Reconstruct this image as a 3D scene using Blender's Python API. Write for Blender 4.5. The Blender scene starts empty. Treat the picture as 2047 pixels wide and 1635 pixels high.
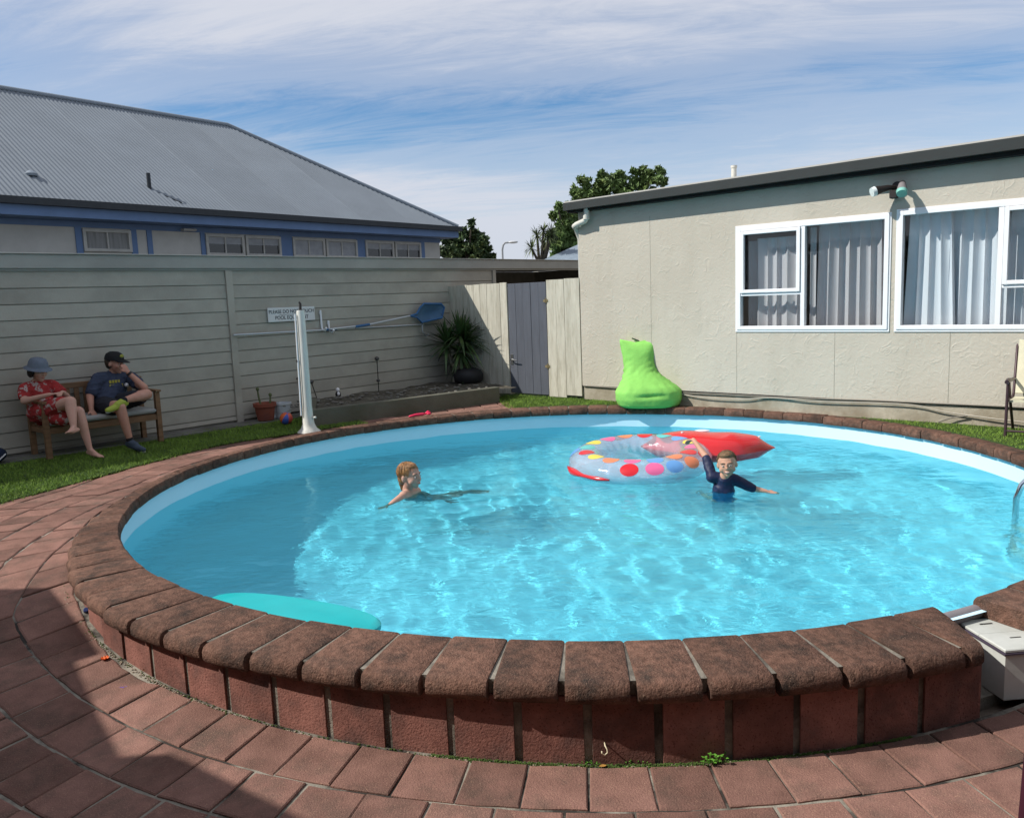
import bpy, bmesh, math, random
import numpy as np
from mathutils import Vector, Matrix, Euler, noise as mnoise

R = math.radians
rng = random.Random(7)
nrng = np.random.default_rng(11)
S = bpy.context.scene
COL = S.collection

# ------------------------------------------------------------------ camera
PITCH, ROLL, CAMZ, FPX = .1355, -.038, 1.45, 1640.0
cp, sp = math.cos(PITCH), math.sin(PITCH)
FW = np.array([0, cp, -sp]); UP0 = np.array([0, sp, cp]); RT0 = np.array([1., 0, 0])
RT = RT0 * math.cos(ROLL) + UP0 * math.sin(ROLL)
UPV = UP0 * math.cos(ROLL) - RT0 * math.sin(ROLL)
cam = bpy.data.cameras.new('camera'); camo = bpy.data.objects.new('camera', cam); COL.objects.link(camo)
cam.sensor_width = 36; cam.lens = FPX / 2047 * 36; cam.clip_start = .05; cam.clip_end = 900
camo.matrix_world = Matrix(((RT[0], UPV[0], -FW[0], 0), (RT[1], UPV[1], -FW[1], 0), (RT[2], UPV[2], -FW[2], CAMZ), (0, 0, 0, 1)))
S.camera = camo

# ------------------------------------------------------------------ sun, sky, exposure
SUN_AZ, SUN_EL = R(-171), R(43)          # direction towards the sun, measured from +X
SD = Vector((math.cos(SUN_AZ) * math.cos(SUN_EL), math.sin(SUN_AZ) * math.cos(SUN_EL), math.sin(SUN_EL)))
sl = bpy.data.lights.new('sun', 'SUN'); so = bpy.data.objects.new('sun', sl); COL.objects.link(so)
sl.energy = 5.0; sl.angle = R(.5); sl.color = (1, .96, .90)
so.rotation_euler = SD.to_track_quat('Z', 'Y').to_euler()
so.location = (-6, -2, 8)
sl.cycles.is_caustics_light = True
S.view_settings.view_transform = 'Standard'; S.view_settings.look = 'None'
S.view_settings.exposure = .07; S.view_settings.gamma = 1
S.view_settings.use_curve_mapping = False
W = bpy.data.worlds.new('World'); S.world = W; W.use_nodes = True
nt = W.node_tree; nt.nodes.clear()
def math_(t, op, a, b=None, c=None, clamp=False):
    n = t.nodes.new('ShaderNodeMath'); n.operation = op; n.use_clamp = clamp
    for i, v in enumerate((a, b, c)):
        if v is None: continue
        if isinstance(v, (int, float)): n.inputs[i].default_value = v
        else: t.links.new(v, n.inputs[i])
    return n.outputs[0]
def ramp(t, fac, stops, interp='LINEAR'):
    n = t.nodes.new('ShaderNodeValToRGB'); n.color_ramp.interpolation = interp
    el = n.color_ramp.elements
    while len(el) < len(stops): el.new(.5)
    for e, (p, c) in zip(el, stops):
        e.position = p; e.color = (c, c, c, 1) if isinstance(c, (int, float)) else (*c, 1)
    t.links.new(fac, n.inputs[0]); return n.outputs[0]
def mixc(t, fac, a, b, mode='MIX'):
    n = t.nodes.new('ShaderNodeMix'); n.data_type = 'RGBA'; n.blend_type = mode
    for sck, v in ((n.inputs[0], fac), (n.inputs[6], a), (n.inputs[7], b)):
        if isinstance(v, (int, float)): sck.default_value = v
        elif isinstance(v, tuple): sck.default_value = (*v, 1)
        else: t.links.new(v, sck)
    return n.outputs[2]
sky = nt.nodes.new('ShaderNodeTexSky'); sky.sky_type = 'NISHITA'; sky.sun_disc = False
sky.sun_elevation = SUN_EL; sky.sun_rotation = R(90) - SUN_AZ
sky.air_density = 1.0; sky.dust_density = 0.; sky.ozone_density = 4.0
tc = nt.nodes.new('ShaderNodeTexCoord'); sx = nt.nodes.new('ShaderNodeSeparateXYZ'); nt.links.new(tc.outputs['Generated'], sx.inputs[0])
zz = math_(nt, 'ADD', math_(nt, 'MAXIMUM', sx.outputs[2], 0), .12)
U = math_(nt, 'DIVIDE', sx.outputs[0], zz); V = math_(nt, 'DIVIDE', sx.outputs[1], zz)
def cn(su, sv, rot, scale, detail, rough, dist, w):
    cb = nt.nodes.new('ShaderNodeCombineXYZ')
    c, s_ = math.cos(rot), math.sin(rot)
    a = math_(nt, 'ADD', math_(nt, 'MULTIPLY', U, c * su), math_(nt, 'MULTIPLY', V, s_ * su))
    b = math_(nt, 'ADD', math_(nt, 'MULTIPLY', U, -s_ * sv), math_(nt, 'MULTIPLY', V, c * sv))
    nt.links.new(a, cb.inputs[0]); nt.links.new(b, cb.inputs[1]); cb.inputs[2].default_value = w
    n = nt.nodes.new('ShaderNodeTexNoise'); nt.links.new(cb.outputs[0], n.inputs['Vector'])
    n.inputs['Scale'].default_value = scale; n.inputs['Detail'].default_value = detail
    n.inputs['Roughness'].default_value = rough; n.inputs['Distortion'].default_value = dist
    return n.outputs[0]
n1 = cn(.55, 1.6, R(-14), .55, 8, .62, .9, 3.1)      # long streaks
n2 = cn(.8, 1.3, R(20), .35, 4, .5, .4, 8.2)       # large masses
n3 = cn(.8, 2.8, R(-12), 1.5, 10, .72, 1.6, 1.4)      # fibres
base = math_(nt, 'ADD', math_(nt, 'MULTIPLY', n1, .45), math_(nt, 'ADD', math_(nt, 'MULTIPLY', n2, .4), math_(nt, 'MULTIPLY', n3, .22)))
bias = ramp(nt, sx.outputs[2], [(0., .78), (.07, .70), (.12, .58), (.165, .39), (.215, .33), (.27, .49), (.33, .60), (.5, .62)])
cl = math_(nt, 'ADD', base, math_(nt, 'MULTIPLY', math_(nt, 'SUBTRACT', bias, .5), .75))
cov = ramp(nt, cl, [(.35, 0.), (.50, .42), (.67, .93)], 'EASE')
skc = nt.nodes.new('ShaderNodeVectorMath'); skc.operation = 'SCALE'; nt.links.new(sky.outputs[0], skc.inputs[0]); skc.inputs['Scale'].default_value = 1.12
hs = nt.nodes.new('ShaderNodeHueSaturation'); hs.inputs['Saturation'].default_value = 1.22; nt.links.new(skc.outputs[0], hs.inputs['Color'])
cloudc = (6.7, 6.9, 7.6)
mx = mixc(nt, cov, hs.outputs[0], cloudc)
hz = ramp(nt, sx.outputs[2], [(0., .40), (.10, .10), (.16, 0.)])
mx = mixc(nt, hz, mx, (4.6, 5.4, 6.9))
bg = nt.nodes.new('ShaderNodeBackground'); nt.links.new(mx, bg.inputs[0]); bg.inputs[1].default_value = .1
wo = nt.nodes.new('ShaderNodeOutputWorld'); nt.links.new(bg.outputs[0], wo.inputs[0])
S.render.engine = 'CYCLES'
S.cycles.use_denoising = True; S.cycles.caustics_refractive = True; S.cycles.caustics_reflective = False
S.cycles.max_bounces = 12; S.cycles.transmission_bounces = 8; S.cycles.transparent_max_bounces = 12; S.cycles.volume_bounces = 0

# ------------------------------------------------------------------ placing helpers: a pixel of the survey photograph -> a point of the yard
def pray(px, py):
    return (px - 2047 / 2) / FPX * RT - (py - 1635 / 2) / FPX * UPV + FW
def hit(px, py, z=0.):
    d = pray(px, py); t = (z - CAMZ) / d[2]; return Vector((d[0] * t, d[1] * t, z))
def aty(px, py, y):
    d = pray(px, py); t = y / d[1]; return Vector((d[0] * t, y, CAMZ + d[2] * t))

# ------------------------------------------------------------------ geometry helpers
class MB:
    def __init__(s): s.v = []; s.f = []
    def add(s, vs, fs):
        o = len(s.v); s.v += [tuple(v) for v in vs]; s.f += [tuple(i + o for i in f) for f in fs]; return s
    def box(s, x0, x1, y0, y1, z0, z1, m=None, bev=0):
        vs = [Vector((x, y, z)) for z in (z0, z1) for y in (y0, y1) for x in (x0, x1)]
        if bev:
            b = bev; vs = []
            for z, i in ((z0, 0), (z1, 1)):
                pass
            X = (x0, x1); Y = (y0, y1); Z = (z0, z1)
            # chamfered box: inset loops
            def ring(z, i):
                return [Vector((x0 + i, y0 + i, z)), Vector((x1 - i, y0 + i, z)), Vector((x1 - i, y1 - i, z)), Vector((x0 + i, y1 - i, z))]
            L = [ring(z0, b), ring(z0 + b, 0), ring(z1 - b, 0), ring(z1, b)]
            vv = [v for r in L for v in r]
            if m is not None: vv = [m @ v for v in vv]
            fs = [(3, 2, 1, 0), (12, 13, 14, 15)]
            for k in range(3):
                for j in range(4):
                    a = k * 4 + j; c = k * 4 + (j + 1) % 4; fs.append((a, c, c + 4, a + 4))
            return s.add(vv, fs)
        if m is not None: vs = [m @ v for v in vs]
        return s.add(vs, [(0, 2, 3, 1), (4, 5, 7, 6), (0, 1, 5, 4), (2, 6, 7, 3), (1, 3, 7, 5), (0, 4, 6, 2)])
    def tube(s, pts, rad, n=8, cap=True):
        pts = [Vector(p) for p in pts]
        rad = rad if isinstance(rad, (list, tuple)) else [rad] * len(pts)
        o = len(s.v); prev = None
        for i, p in enumerate(pts):
            t = (pts[min(i + 1, len(pts) - 1)] - pts[max(i - 1, 0)]).normalized()
            if prev is None:
                a = t.orthogonal().normalized()
            else:
                a = (prev - t * prev.dot(t)).normalized()
            prev = a; b = t.cross(a)
            for k in range(n):
                an = 2 * math.pi * k / n; s.v.append(tuple(p + (a * math.cos(an) + b * math.sin(an)) * rad[i]))
        for i in range(len(pts) - 1):
            for k in range(n):
                a0 = o + i * n + k; a1 = o + i * n + (k + 1) % n; s.f.append((a0, a1, a1 + n, a0 + n))
        if cap:
            s.f.append(tuple(o + k for k in reversed(range(n)))); s.f.append(tuple(o + (len(pts) - 1) * n + k for k in range(n)))
        return s
    def lathe(s, prof, c=(0, 0, 0), n=24, m=None, sx=1, sy=1):
        o = len(s.v); c = Vector(c)
        for r_, z in prof:
            for k in range(n):
                a = 2 * math.pi * k / n; v = Vector((math.cos(a) * r_ * sx, math.sin(a) * r_ * sy, z)); v = (m @ v) if m else v; s.v.append(tuple(v + c))
        for i in range(len(prof) - 1):
            for k in range(n):
                a0 = o + i * n + k; a1 = o + i * n + (k + 1) % n; s.f.append((a0, a1, a1 + n, a0 + n))
        s.f.append(tuple(o + k for k in reversed(range(n)))); s.f.append(tuple(o + (len(prof) - 1) * n + k for k in range(n)))
        return s
    def ell(s, c, rx, ry, rz, m=None, nu=16, nv=10):
        o = len(s.v); c = Vector(c)
        s.v.append(tuple(c + ((m @ Vector((0, 0, rz))) if m else Vector((0, 0, rz)))))
        for i in range(1, nv):
            ph = math.pi * i / nv
            for k in range(nu):
                a = 2 * math.pi * k / nu; v = Vector((rx * math.sin(ph) * math.cos(a), ry * math.sin(ph) * math.sin(a), rz * math.cos(ph)))
                s.v.append(tuple(c + ((m @ v) if m else v)))
        s.v.append(tuple(c + ((m @ Vector((0, 0, -rz))) if m else Vector((0, 0, -rz)))))
        last = len(s.v) - 1
        for k in range(nu):
            s.f.append((o, o + 1 + k, o + 1 + (k + 1) % nu)); s.f.append((last, last - nu + (k + 1) % nu, last - nu + k))
        for i in range(nv - 2):
            for k in range(nu):
                a = o + 1 + i * nu + k; b = o + 1 + i * nu + (k + 1) % nu; s.f.append((a, a + nu, b + nu, b))
        return s
    def limb(s, p0, r0, p1, r1, n=12):
        p0, p1 = Vector(p0), Vector(p1); t = (p1 - p0); L = t.length; t.normalize()
        pts = []; rad = []
        for a in (0, 30, 60): pts.append(p0 - t * r0 * math.cos(R(a))); rad.append(max(r0 * math.sin(R(a)), r0 * .05))
        for k in range(5): f = k / 4; pts.append(p0.lerp(p1, f)); rad.append(r0 + (r1 - r0) * f)
        for a in (60, 30, 0): pts.append(p1 + t * r1 * math.cos(R(a))); rad.append(max(r1 * math.sin(R(a)), r1 * .05))
        return s.tube(pts, rad, n)
    def mesh(s, name):
        me = bpy.data.meshes.new(name); me.from_pydata(s.v, [], s.f); me.validate(); me.update(); return me
    def build(s, name, mat, parent=None, smooth=False, **tags):
        o = bpy.data.objects.new(name, s.mesh(name)); COL.objects.link(o)
        if mat: o.data.materials.append(mat)
        if parent: o.parent = parent
        if smooth:
            o.data.polygons.foreach_set('use_smooth', [True] * len(o.data.polygons))
            if smooth != 'all':
                o.data.set_sharp_from_angle(angle=R(smooth if smooth is not True else 40))
        return tagp(o, **tags)
def tagp(o, **tags):
    for k, v in tags.items(): o[k] = v
    return o
def thing(name, label, category, loc=(0, 0, 0), rz=0, group=None):
    o = bpy.data.objects.new(name, None); COL.objects.link(o); o.location = loc; o.rotation_euler = (0, 0, rz)
    o.empty_display_size = .1; o['label'] = label; o['category'] = category
    if group: o['group'] = group
    return o
def L_(label, category, group=None):
    d = dict(label=label, category=category)
    if group: d['group'] = group
    return d
def obj_copy(o, parent=None):
    c = o.copy(); COL.objects.link(c)
    if parent: c.parent = parent
    return c
def copy_tree(o, parent=None):
    c = obj_copy(o, parent)
    for ch in [x for x in COL.objects if x.parent == o]: copy_tree(ch, c)
    return c
def frame2(o, d, z=0):         # matrix: local x along d, local y to its left, z up, at o
    d = Vector((d[0], d[1], 0)).normalized(); n = Vector((-d.y, d.x, 0))
    return Matrix(((d.x, n.x, 0, o[0]), (d.y, n.y, 0, o[1]), (0, 0, 1, z), (0, 0, 0, 1)))
def blob(name, mb, mat, voxel=.009, smooth_it=3, parent=None, wr=0., **tags):
    """union of overlapping closed shells -> one continuous surface"""
    ob = bpy.data.objects.new(name, mb.mesh(name)); COL.objects.link(ob)
    md = ob.modifiers.new('r', 'REMESH'); md.mode = 'VOXEL'; md.voxel_size = voxel; md.use_smooth_shade = True
    ms = ob.modifiers.new('s', 'SMOOTH'); ms.factor = .5; ms.iterations = smooth_it
    dg = bpy.context.evaluated_depsgraph_get(); me = bpy.data.meshes.new_from_object(ob.evaluated_get(dg)); me.name = name
    bpy.data.objects.remove(ob)
    if wr:      # cloth creases
        nn = [v.normal.copy() for v in me.vertices]
        for v, n in zip(me.vertices, nn):
            q = Vector((v.co.x * 9, v.co.y * 9, v.co.z * 16)); r_ = 1 - abs(mnoise.noise(q)) * 3.2; r2_ = 1 - abs(mnoise.noise(q * 2.1 + Vector((5, 2, 9)))) * 3.
            v.co += n * (wr * max(r_, -.4) + wr * .45 * max(r2_, -.4))
    o = bpy.data.objects.new(name, me); COL.objects.link(o); me.materials.clear(); me.materials.append(mat)
    me.polygons.foreach_set('use_smooth', [True] * len(me.polygons))
    if parent: o.parent = parent
    return tagp(o, **tags)

# ------------------------------------------------------------------ materials
def M(name, col, rough=.7, var=.12, scale=8., bump=0., bscale=60., rnd=0., spec=.3, col2=None, c2scale=3., c2lo=.45, c2hi=.65, stretch=None, metal=0., speck=None, speckscale=200., coat=0.):
    m = bpy.data.materials.new(name); m.use_nodes = True; t = m.node_tree
    b = t.nodes['Principled BSDF']; b.inputs['Roughness'].default_value = rough; b.inputs['Specular IOR Level'].default_value = spec
    b.inputs['Metallic'].default_value = metal; b.inputs['Coat Weight'].default_value = coat
    tc = t.nodes.new('ShaderNodeTexCoord'); co = tc.outputs['Object']
    if stretch:
        mp = t.nodes.new('ShaderNodeMapping'); mp.inputs['Scale'].default_value = stretch; t.links.new(co, mp.inputs[0]); co = mp.outputs[0]
    oi = t.nodes.new('ShaderNodeObjectInfo')
    if rnd:
        ad = t.nodes.new('ShaderNodeVectorMath'); ad.operation = 'ADD'; t.links.new(co, ad.inputs[0])
        sc = t.nodes.new('ShaderNodeVectorMath'); sc.operation = 'SCALE'; sc.inputs[0].default_value = (37, 17, 23); t.links.new(oi.outputs['Random'], sc.inputs['Scale'])
        t.links.new(sc.outputs[0], ad.inputs[1]); co = ad.outputs[0]
    def noi(sc, det=5, ro=.6):
        n = t.nodes.new('ShaderNodeTexNoise'); n.inputs['Scale'].default_value = sc; n.inputs['Detail'].default_value = det; n.inputs['Roughness'].default_value = ro
        t.links.new(co, n.inputs['Vector']); return n.outputs[0]
    n = noi(scale); f = ramp(t, n, [(.3, 1 - var), (.7, 1 + var)])
    c = mixc(t, 1., (*col,), f, 'MULTIPLY')
    if col2:
        g = ramp(t, noi(c2scale, 6, .65), [(c2lo, 0.), (c2hi, 1.)]); c = mixc(t, g, c, (*col2,))
    if speck:
        g = ramp(t, noi(speckscale, 2, .5), [(.60, 0.), (.68, .8)]); c = mixc(t, g, c, (*speck,))
    if rnd:
        v = math_(t, 'ADD', math_(t, 'MULTIPLY', oi.outputs['Random'], 2 * rnd), 1 - rnd)
        cb = t.nodes.new('ShaderNodeCombineColor'); [t.links.new(v, cb.inputs[i]) for i in range(3)]
        c = mixc(t, 1., c, cb.outputs[0], 'MULTIPLY')
    t.links.new(c, b.inputs['Base Color'])
    if bump:
        bp = t.nodes.new('ShaderNodeBump'); bp.inputs['Strength'].default_value = 1; bp.inputs['Distance'].default_value = bump
        t.links.new(noi(bscale, 4, .6), bp.inputs['Height']); t.links.new(bp.outputs[0], b.inputs['Normal'])
    return m
# ------------------------------------------------------------------ the yard's survey numbers
PC = (.583, 6.902); RI = 3.589            # pool centre, inner edge of the coping
WZ = -.25; FLOORZ = -1.38                  # water level, pool floor
def G(y):
    return float(np.interp(y, [2.5, 2.96, 3.3, 3.6, 4.05, 4.3, 4.6, 4.9, 5.3, 6], [-.362, -.348, -.322, -.292, -.24, -.19, -.11, -.05, -.02, -.015]))
def pol(th, r, z=0.):
    return Vector((PC[0] + r * math.cos(R(th)), PC[1] + r * math.sin(R(th)), z))
TH = [-200, -180, -172, -164, -156, -151, -142, -130, -95, -60, -40, -10, 60, 82, 97, 127, 158, 180]
RO = [3.72, 3.72, 3.73, 3.80, 3.86, 3.89, 3.95, 4.01, 4.01, 4.01, 3.85, 3.77, 3.77, 3.89, 3.90, 3.82, 3.72, 3.72]
def rout(th):
    while th > 180: th -= 360
    while th < -200: th += 360
    return float(np.interp(th, TH, RO))
GT = [-240, -217, -200, -188, -179, -174, -170, -164, -158, -152, -148, -145.5, -143]
GV = [1.25, 1.1, 1.03, .98, .93, .77, .67, .56, .43, .26, .15, .08, 0.]
def gtaper(th): return float(np.interp(th, GT, GV))
RGT = [-240, -232, -217, -206, -195, -187, -179, -173, -160, -140]
RGV = [3.83, 3.84, 3.93, 4.15, 4.2, 4.29, 4.46, 4.68, 5.1, 5.6]
def rgrass(th): return float(np.interp(th, RGT, RGV))
C0 = Vector((-.9382, 13.153, 0)); WD = Vector((.6665, .7455, 0)); WN = Vector((.7455, -.6665, 0))      # garage wall: corner, direction, outward normal
def GW(s, out=0., z=0.): return C0 + WD * s + WN * out + Vector((0, 0, z))
BA = Vector((1.0, 11.42, 0)); BD = Vector((.7455, -.6665, 0)); BN = Vector((-.6665, -.7455, 0))       # motel wall
def BW(s, out=0., z=0.): return BA + BD * s + BN * out + Vector((0, 0, z))
MBW = Matrix(((BD.x, BN.x, 0, BA.x), (BD.y, BN.y, 0, BA.y), (0, 0, 1, 0), (0, 0, 0, 1)))
MGW = Matrix(((WD.x, WN.x, 0, C0.x), (WD.y, WN.y, 0, C0.y), (0, 0, 1, 0), (0, 0, 0, 1)))

# ------------------------------------------------------------------ ground, paving bed
m_earth = M('earth', (.16, .13, .10), .95, .3, 3., .01, 30)
mb = MB(); rr = [3.70, 4.2, 4.8, 5.5, 6.5, 8, 11, 16, 25, 40, 70, 120, 300]; N = 120
for r_ in rr:
    for k in range(N):
        p = pol(360 * k / N, r_); mb.v.append((p.x, p.y, G(p.y) - .06 if r_ < 9 else -.10 if p.y > 3 else -.42))
for i in range(len(rr) - 1):
    for k in range(N):
        a = i * N + k; b = i * N + (k + 1) % N; mb.f.append((a, b, b + N, a + N))
mb.build('ground', m_earth, kind='structure')

# sand and mortar bed under the pavers
def bed_mat():
    m = M('joint_sand', (.26, .235, .19), .95, .25, 12., .004, 90, col2=(.035, .03, .025), c2scale=2.6, c2lo=.44, c2hi=.56); return m
mb = MB(); ths = [-240 + 2.0 * k for k in range(114)]; NR = 14
for i in range(NR):
    for th in ths:
        r_ = rout(th) - .06 + (i / (NR - 1)) * 2.4
        if th < -150: r_ = rout(th) - .06 + (i / (NR - 1)) * (max(rgrass(th) - .04, rout(th) + .02) - rout(th) + .06)
        p = pol(th, r_); mb.v.append((p.x, p.y, G(p.y) - .007))
n_ = len(ths)
for i in range(NR - 1):
    for k in range(n_ - 1):
        a = i * n_ + k; mb.f.append((a, a + 1, a + 1 + n_, a + n_))
pavement = mb.build('pavement', bed_mat(), kind='structure')
# pavers
m_paver = M('paver_clay', (.212, .114, .090), .9, .25, 7., .005, 140, rnd=.22, spec=.12, col2=(.115, .078, .062), c2scale=5., c2lo=.48, c2hi=.72, speck=(.36, .22, .15), speckscale=260)
def paver(th0, th1, r0, r1, clip=True):
    hg_ = .0035
    c = .006
    mb = MB(); tm = (th0 + th1) / 2; cen = pol(tm, (r0 + r1) / 2 - (gtaper(tm) if clip else 0)); zc = G(cen.y)
    dz = rng.uniform(-.003, .0035); tx = rng.uniform(-.012, .012); ty = rng.uniform(-.012, .012)
    outer = []
    segs = 3
    for j in range(segs + 1):
        th = th0 + (th1 - th0) * j / segs; outer.append((th, r0))
    for j in range(segs + 1):
        th = th1 + (th0 - th1) * j / segs; outer.append((th, r1))
    if clip:
        def rc(t, r_):
            if r_ < 3.99 and t < -126: return rout(t) - .025 + .015 * rng.random()
            r_ = r_ - gtaper(t)
            if t < -140: r_ = max(r_, rout(t) + .004)
            if t < -150: r_ = min(r_, rgrass(t) - .01)
            return r_
        outer = [(t, rc(t, r_)) for t, r_ in outer]
    P = [pol(t, r_) for t, r_ in outer]
    jit = [Vector((rng.uniform(-1, 1), rng.uniform(-1, 1), 0)) * hg_ for _ in P]
    P = [p + j for p, j in zip(P, jit)]
    n = len(P)
    def zz_(p): return G(p.y) + dz + (p.x - cen.x) * tx + (p.y - cen.y) * ty
    V0 = []; V1 = []; V2 = []
    for p in P:
        z = zz_(p); q = p + (cen - p).normalized() * c * 1.3
        V0.append((p.x - cen.x, p.y - cen.y, z - .055 - zc)); V1.append((p.x - cen.x, p.y - cen.y, z - c * .7 - zc)); V2.append((q.x - cen.x, q.y - cen.y, zz_(q) - zc))
    mb.v = V0 + V1 + V2
    for j in range(n):
        k = (j + 1) % n; mb.f.append((j, k, n + k, n + j)); mb.f.append((n + j, n + k, 2 * n + k, 2 * n + j))
    mb.f.append(tuple(2 * n + j for j in range(n)))
    return mb, Vector((cen.x, cen.y, zc))
plist = []
for k in range(1, 9):
    rin0 = 3.968 if k == 1 else 4.236 + .262 * (k - 2); rou0 = 4.236 + .262 * (k - 1)
    step = 3.33 if k <= 2 else math.degrees(.236 / rou0)
    th = {1: -94.93, 2: -96.1}.get(k, -96 + rng.uniform(0, 3)) + step * 22
    while th > -236:
        a, b = th - step, th
        tm = (a + b) / 2; g = gtaper(tm)
        jt = .013 if k > 1 else .009
        r0 = rin0 + jt * .5; r1 = rou0 - jt * .5
        gap = math.degrees(rng.uniform(.005, .014) / 4.3) / 2
        ra = max(r0 - g, rout(tm) + .004 if tm < -140 else 0); rb = min(r1 - g, rgrass(tm) - .01 if tm < -150 else 99)
        if rb - ra > .03:
            plist.append((tm, k, a + gap + rng.uniform(-.03, .03), b - gap, r0, r1))
        th -= step
def inframe(p, mrg=60):
    d = np.array([p[0], p[1], p[2] - CAMZ]); w_ = d @ FW
    if w_ < .3: return False
    x = 2047 / 2 + FPX * (d @ RT) / w_; y = 1635 / 2 - FPX * (d @ UPV) / w_
    return -mrg < x < 2047 + mrg and -mrg < y < 1635 + mrg
vis, hid = [], []
for it in plist:
    c = pol(it[0], (it[4] + it[5]) / 2 - gtaper(it[0]), -.2); (vis if inframe(c, 130) else hid).append(it)
vis.sort(key=lambda it: (pol(it[0], it[4]) - Vector((0, 0, 0))).length)
for it in vis[:240]:
    m_, c = paver(*it[2:]); o = m_.build('paver', m_paver, pavement); o.location = c
rest = MB()
for it in vis[240:] + hid:
    m_, c = paver(*it[2:]); rest.add([Vector(v) + c for v in m_.v], m_.f)
if rest.v: rest.build('paver_field', m_paver, pavement, kind='stuff')
# path of pavers between planter and pool at the far side
def farpath():
    lst = []
    for k in range(3):
        step = math.degrees(.24 / 4.0); th = 96.5
        while th < 130:
            r0 = max(rout(th + 1) + .01, 3.93) + k * .245; r1 = r0 + .235
            if r0 < 4.75: lst.append((th + .1, th + step - .1, r0, r1))
            th += step
    return lst
for it in farpath():
    m_, c = paver(*it, False); o = m_.build('paver', m_paver, pavement); o.location = c
mb = MB(); ths2 = [94 + 1.5 * k for k in range(28)]
for r_ in (3.84, 4.3, 4.8, 5.4):
    for th in ths2: p = pol(th, r_); mb.v.append((p.x, p.y, -.028))
for i in range(3):
    for k in range(27): a = i * 28 + k; mb.f.append((a, a + 1, a + 29, a + 28))
mb.build('path_bed', bed_mat(), kind='structure')

# ------------------------------------------------------------------ pool: liner, rim, water
def liner_mat():
    m = bpy.data.materials.new('pool_liner'); m.use_nodes = True; t = m.node_tree; b = t.nodes['Principled BSDF']
    b.inputs['Roughness'].default_value = .45; b.inputs['Specular IOR Level'].default_value = .3
    tc = t.nodes.new('ShaderNodeTexCoord'); n = t.nodes.new('ShaderNodeTexNoise'); n.inputs['Scale'].default_value = 1.6; n.inputs['Detail'].default_value = 5
    t.links.new(tc.outputs['Object'], n.inputs['Vector'])
    c = mixc(t, ramp(t, n.outputs[0], [(.35, 0.), (.7, 1.)]), (.60, .86, .99), (.64, .88, 1.)); t.links.new(c, b.inputs['Base Color'])
    return m
RL = RI + .045
mb = MB(); N = 144
prof = [(RL + .03, -.055), (RL, -.055), (RL, -.4), (RL - .01, -1.0), (RL - .08, FLOORZ + .08), (RL - .18, FLOORZ), (2.2, FLOORZ - .02), (1.0, FLOORZ - .03), (.02, FLOORZ - .03)]
for r_, z in prof:
    for k in range(N): p = pol(360 * k / N, r_, z); mb.v.append(tuple(p))
for i in range(len(prof) - 1):
    for k in range(N): a = i * N + k; b = i * N + (k + 1) % N; mb.f.append((a, b, b + N, a + N))
mb.f.append(tuple((len(prof) - 1) * N + k for k in range(N)))
liner = mb.build('pool_liner', liner_mat(), smooth=50, kind='structure')
# water body
def wave_field(X, Y):
    Z = np.zeros_like(X); r_ = np.random.default_rng(5)
    for i in range(90):
        lam = .13 * (1.0 / .13) ** r_.random(); k = 2 * np.pi / lam; a = r_.uniform(0, 2 * np.pi)
        slope = WSLOPE * (.55 + .9 * (lam / 1.1) ** .4); amp = slope / k
        Z += amp * np.sin(k * (X * np.cos(a) + Y * np.sin(a)) + r_.uniform(0, 6.28))
    # choppier round the swimmers
    for cx, cy, am in ((1.8, 6.75, .006), (-.8, 7.0, .005), (1.2, 7.5, .002)):
        d = np.hypot(X - cx, Y - cy); a = np.arctan2(Y - cy, X - cx); Z += am * np.sin(d * 26 + 2.5 * np.sin(a * 3 + cx) + 1.5 * np.sin(a * 7)) * np.exp(-d * 2.4)
    return Z
WSLOPE = .0042
def water_mat():
    m = bpy.data.materials.new('pool_water'); m.use_nodes = True; t = m.node_tree
    t.nodes.clear(); out = t.nodes.new('ShaderNodeOutputMaterial'); g = t.nodes.new('ShaderNodeBsdfGlass'); g.inputs['Roughness'].default_value = 0; g.inputs['IOR'].default_value = 1.333
    g.inputs['Color'].default_value = (.50, .955, 1., 1)       # what a metre or so of pool water takes from the light at each crossing
    tr = t.nodes.new('ShaderNodeBsdfTransparent'); tr.inputs[0].default_value = (.62, .97, 1., 1); mxw = t.nodes.new('ShaderNodeMixShader'); mxw.inputs[0].default_value = .16
    t.links.new(g.outputs[0], mxw.inputs[1]); t.links.new(tr.outputs[0], mxw.inputs[2]); t.links.new(mxw.outputs[0], out.inputs[0])
    tc = t.nodes.new('ShaderNodeTexCoord'); mp = t.nodes.new('ShaderNodeMapping'); mp.inputs['Scale'].default_value = (1, 1.6, 1); t.links.new(tc.outputs['Object'], mp.inputs[0])
    n1_ = t.nodes.new('ShaderNodeTexNoise'); n1_.inputs['Scale'].default_value = 7; n1_.inputs['Detail'].default_value = 3; n1_.inputs['Distortion'].default_value = .6; t.links.new(mp.outputs[0], n1_.inputs['Vector'])
    n2_ = t.nodes.new('ShaderNodeTexNoise'); n2_.inputs['Scale'].default_value = .8; n2_.inputs['Detail'].default_value = 2; t.links.new(tc.outputs['Object'], n2_.inputs['Vector'])
    hgt = math_(t, 'MULTIPLY', n1_.outputs[0], ramp(t, n2_.outputs[0], [(.35, .25), (.65, 1.)]))
    bp = t.nodes.new('ShaderNodeBump'); bp.inputs['Distance'].default_value = .014; t.links.new(hgt, bp.inputs['Height']); t.links.new(bp.outputs[0], g.inputs['Normal'])
    return m
ng = 420; RWt = RL + .02
xs = np.linspace(-1, 1, ng); X, Y = np.meshgrid(xs, xs)
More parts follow.
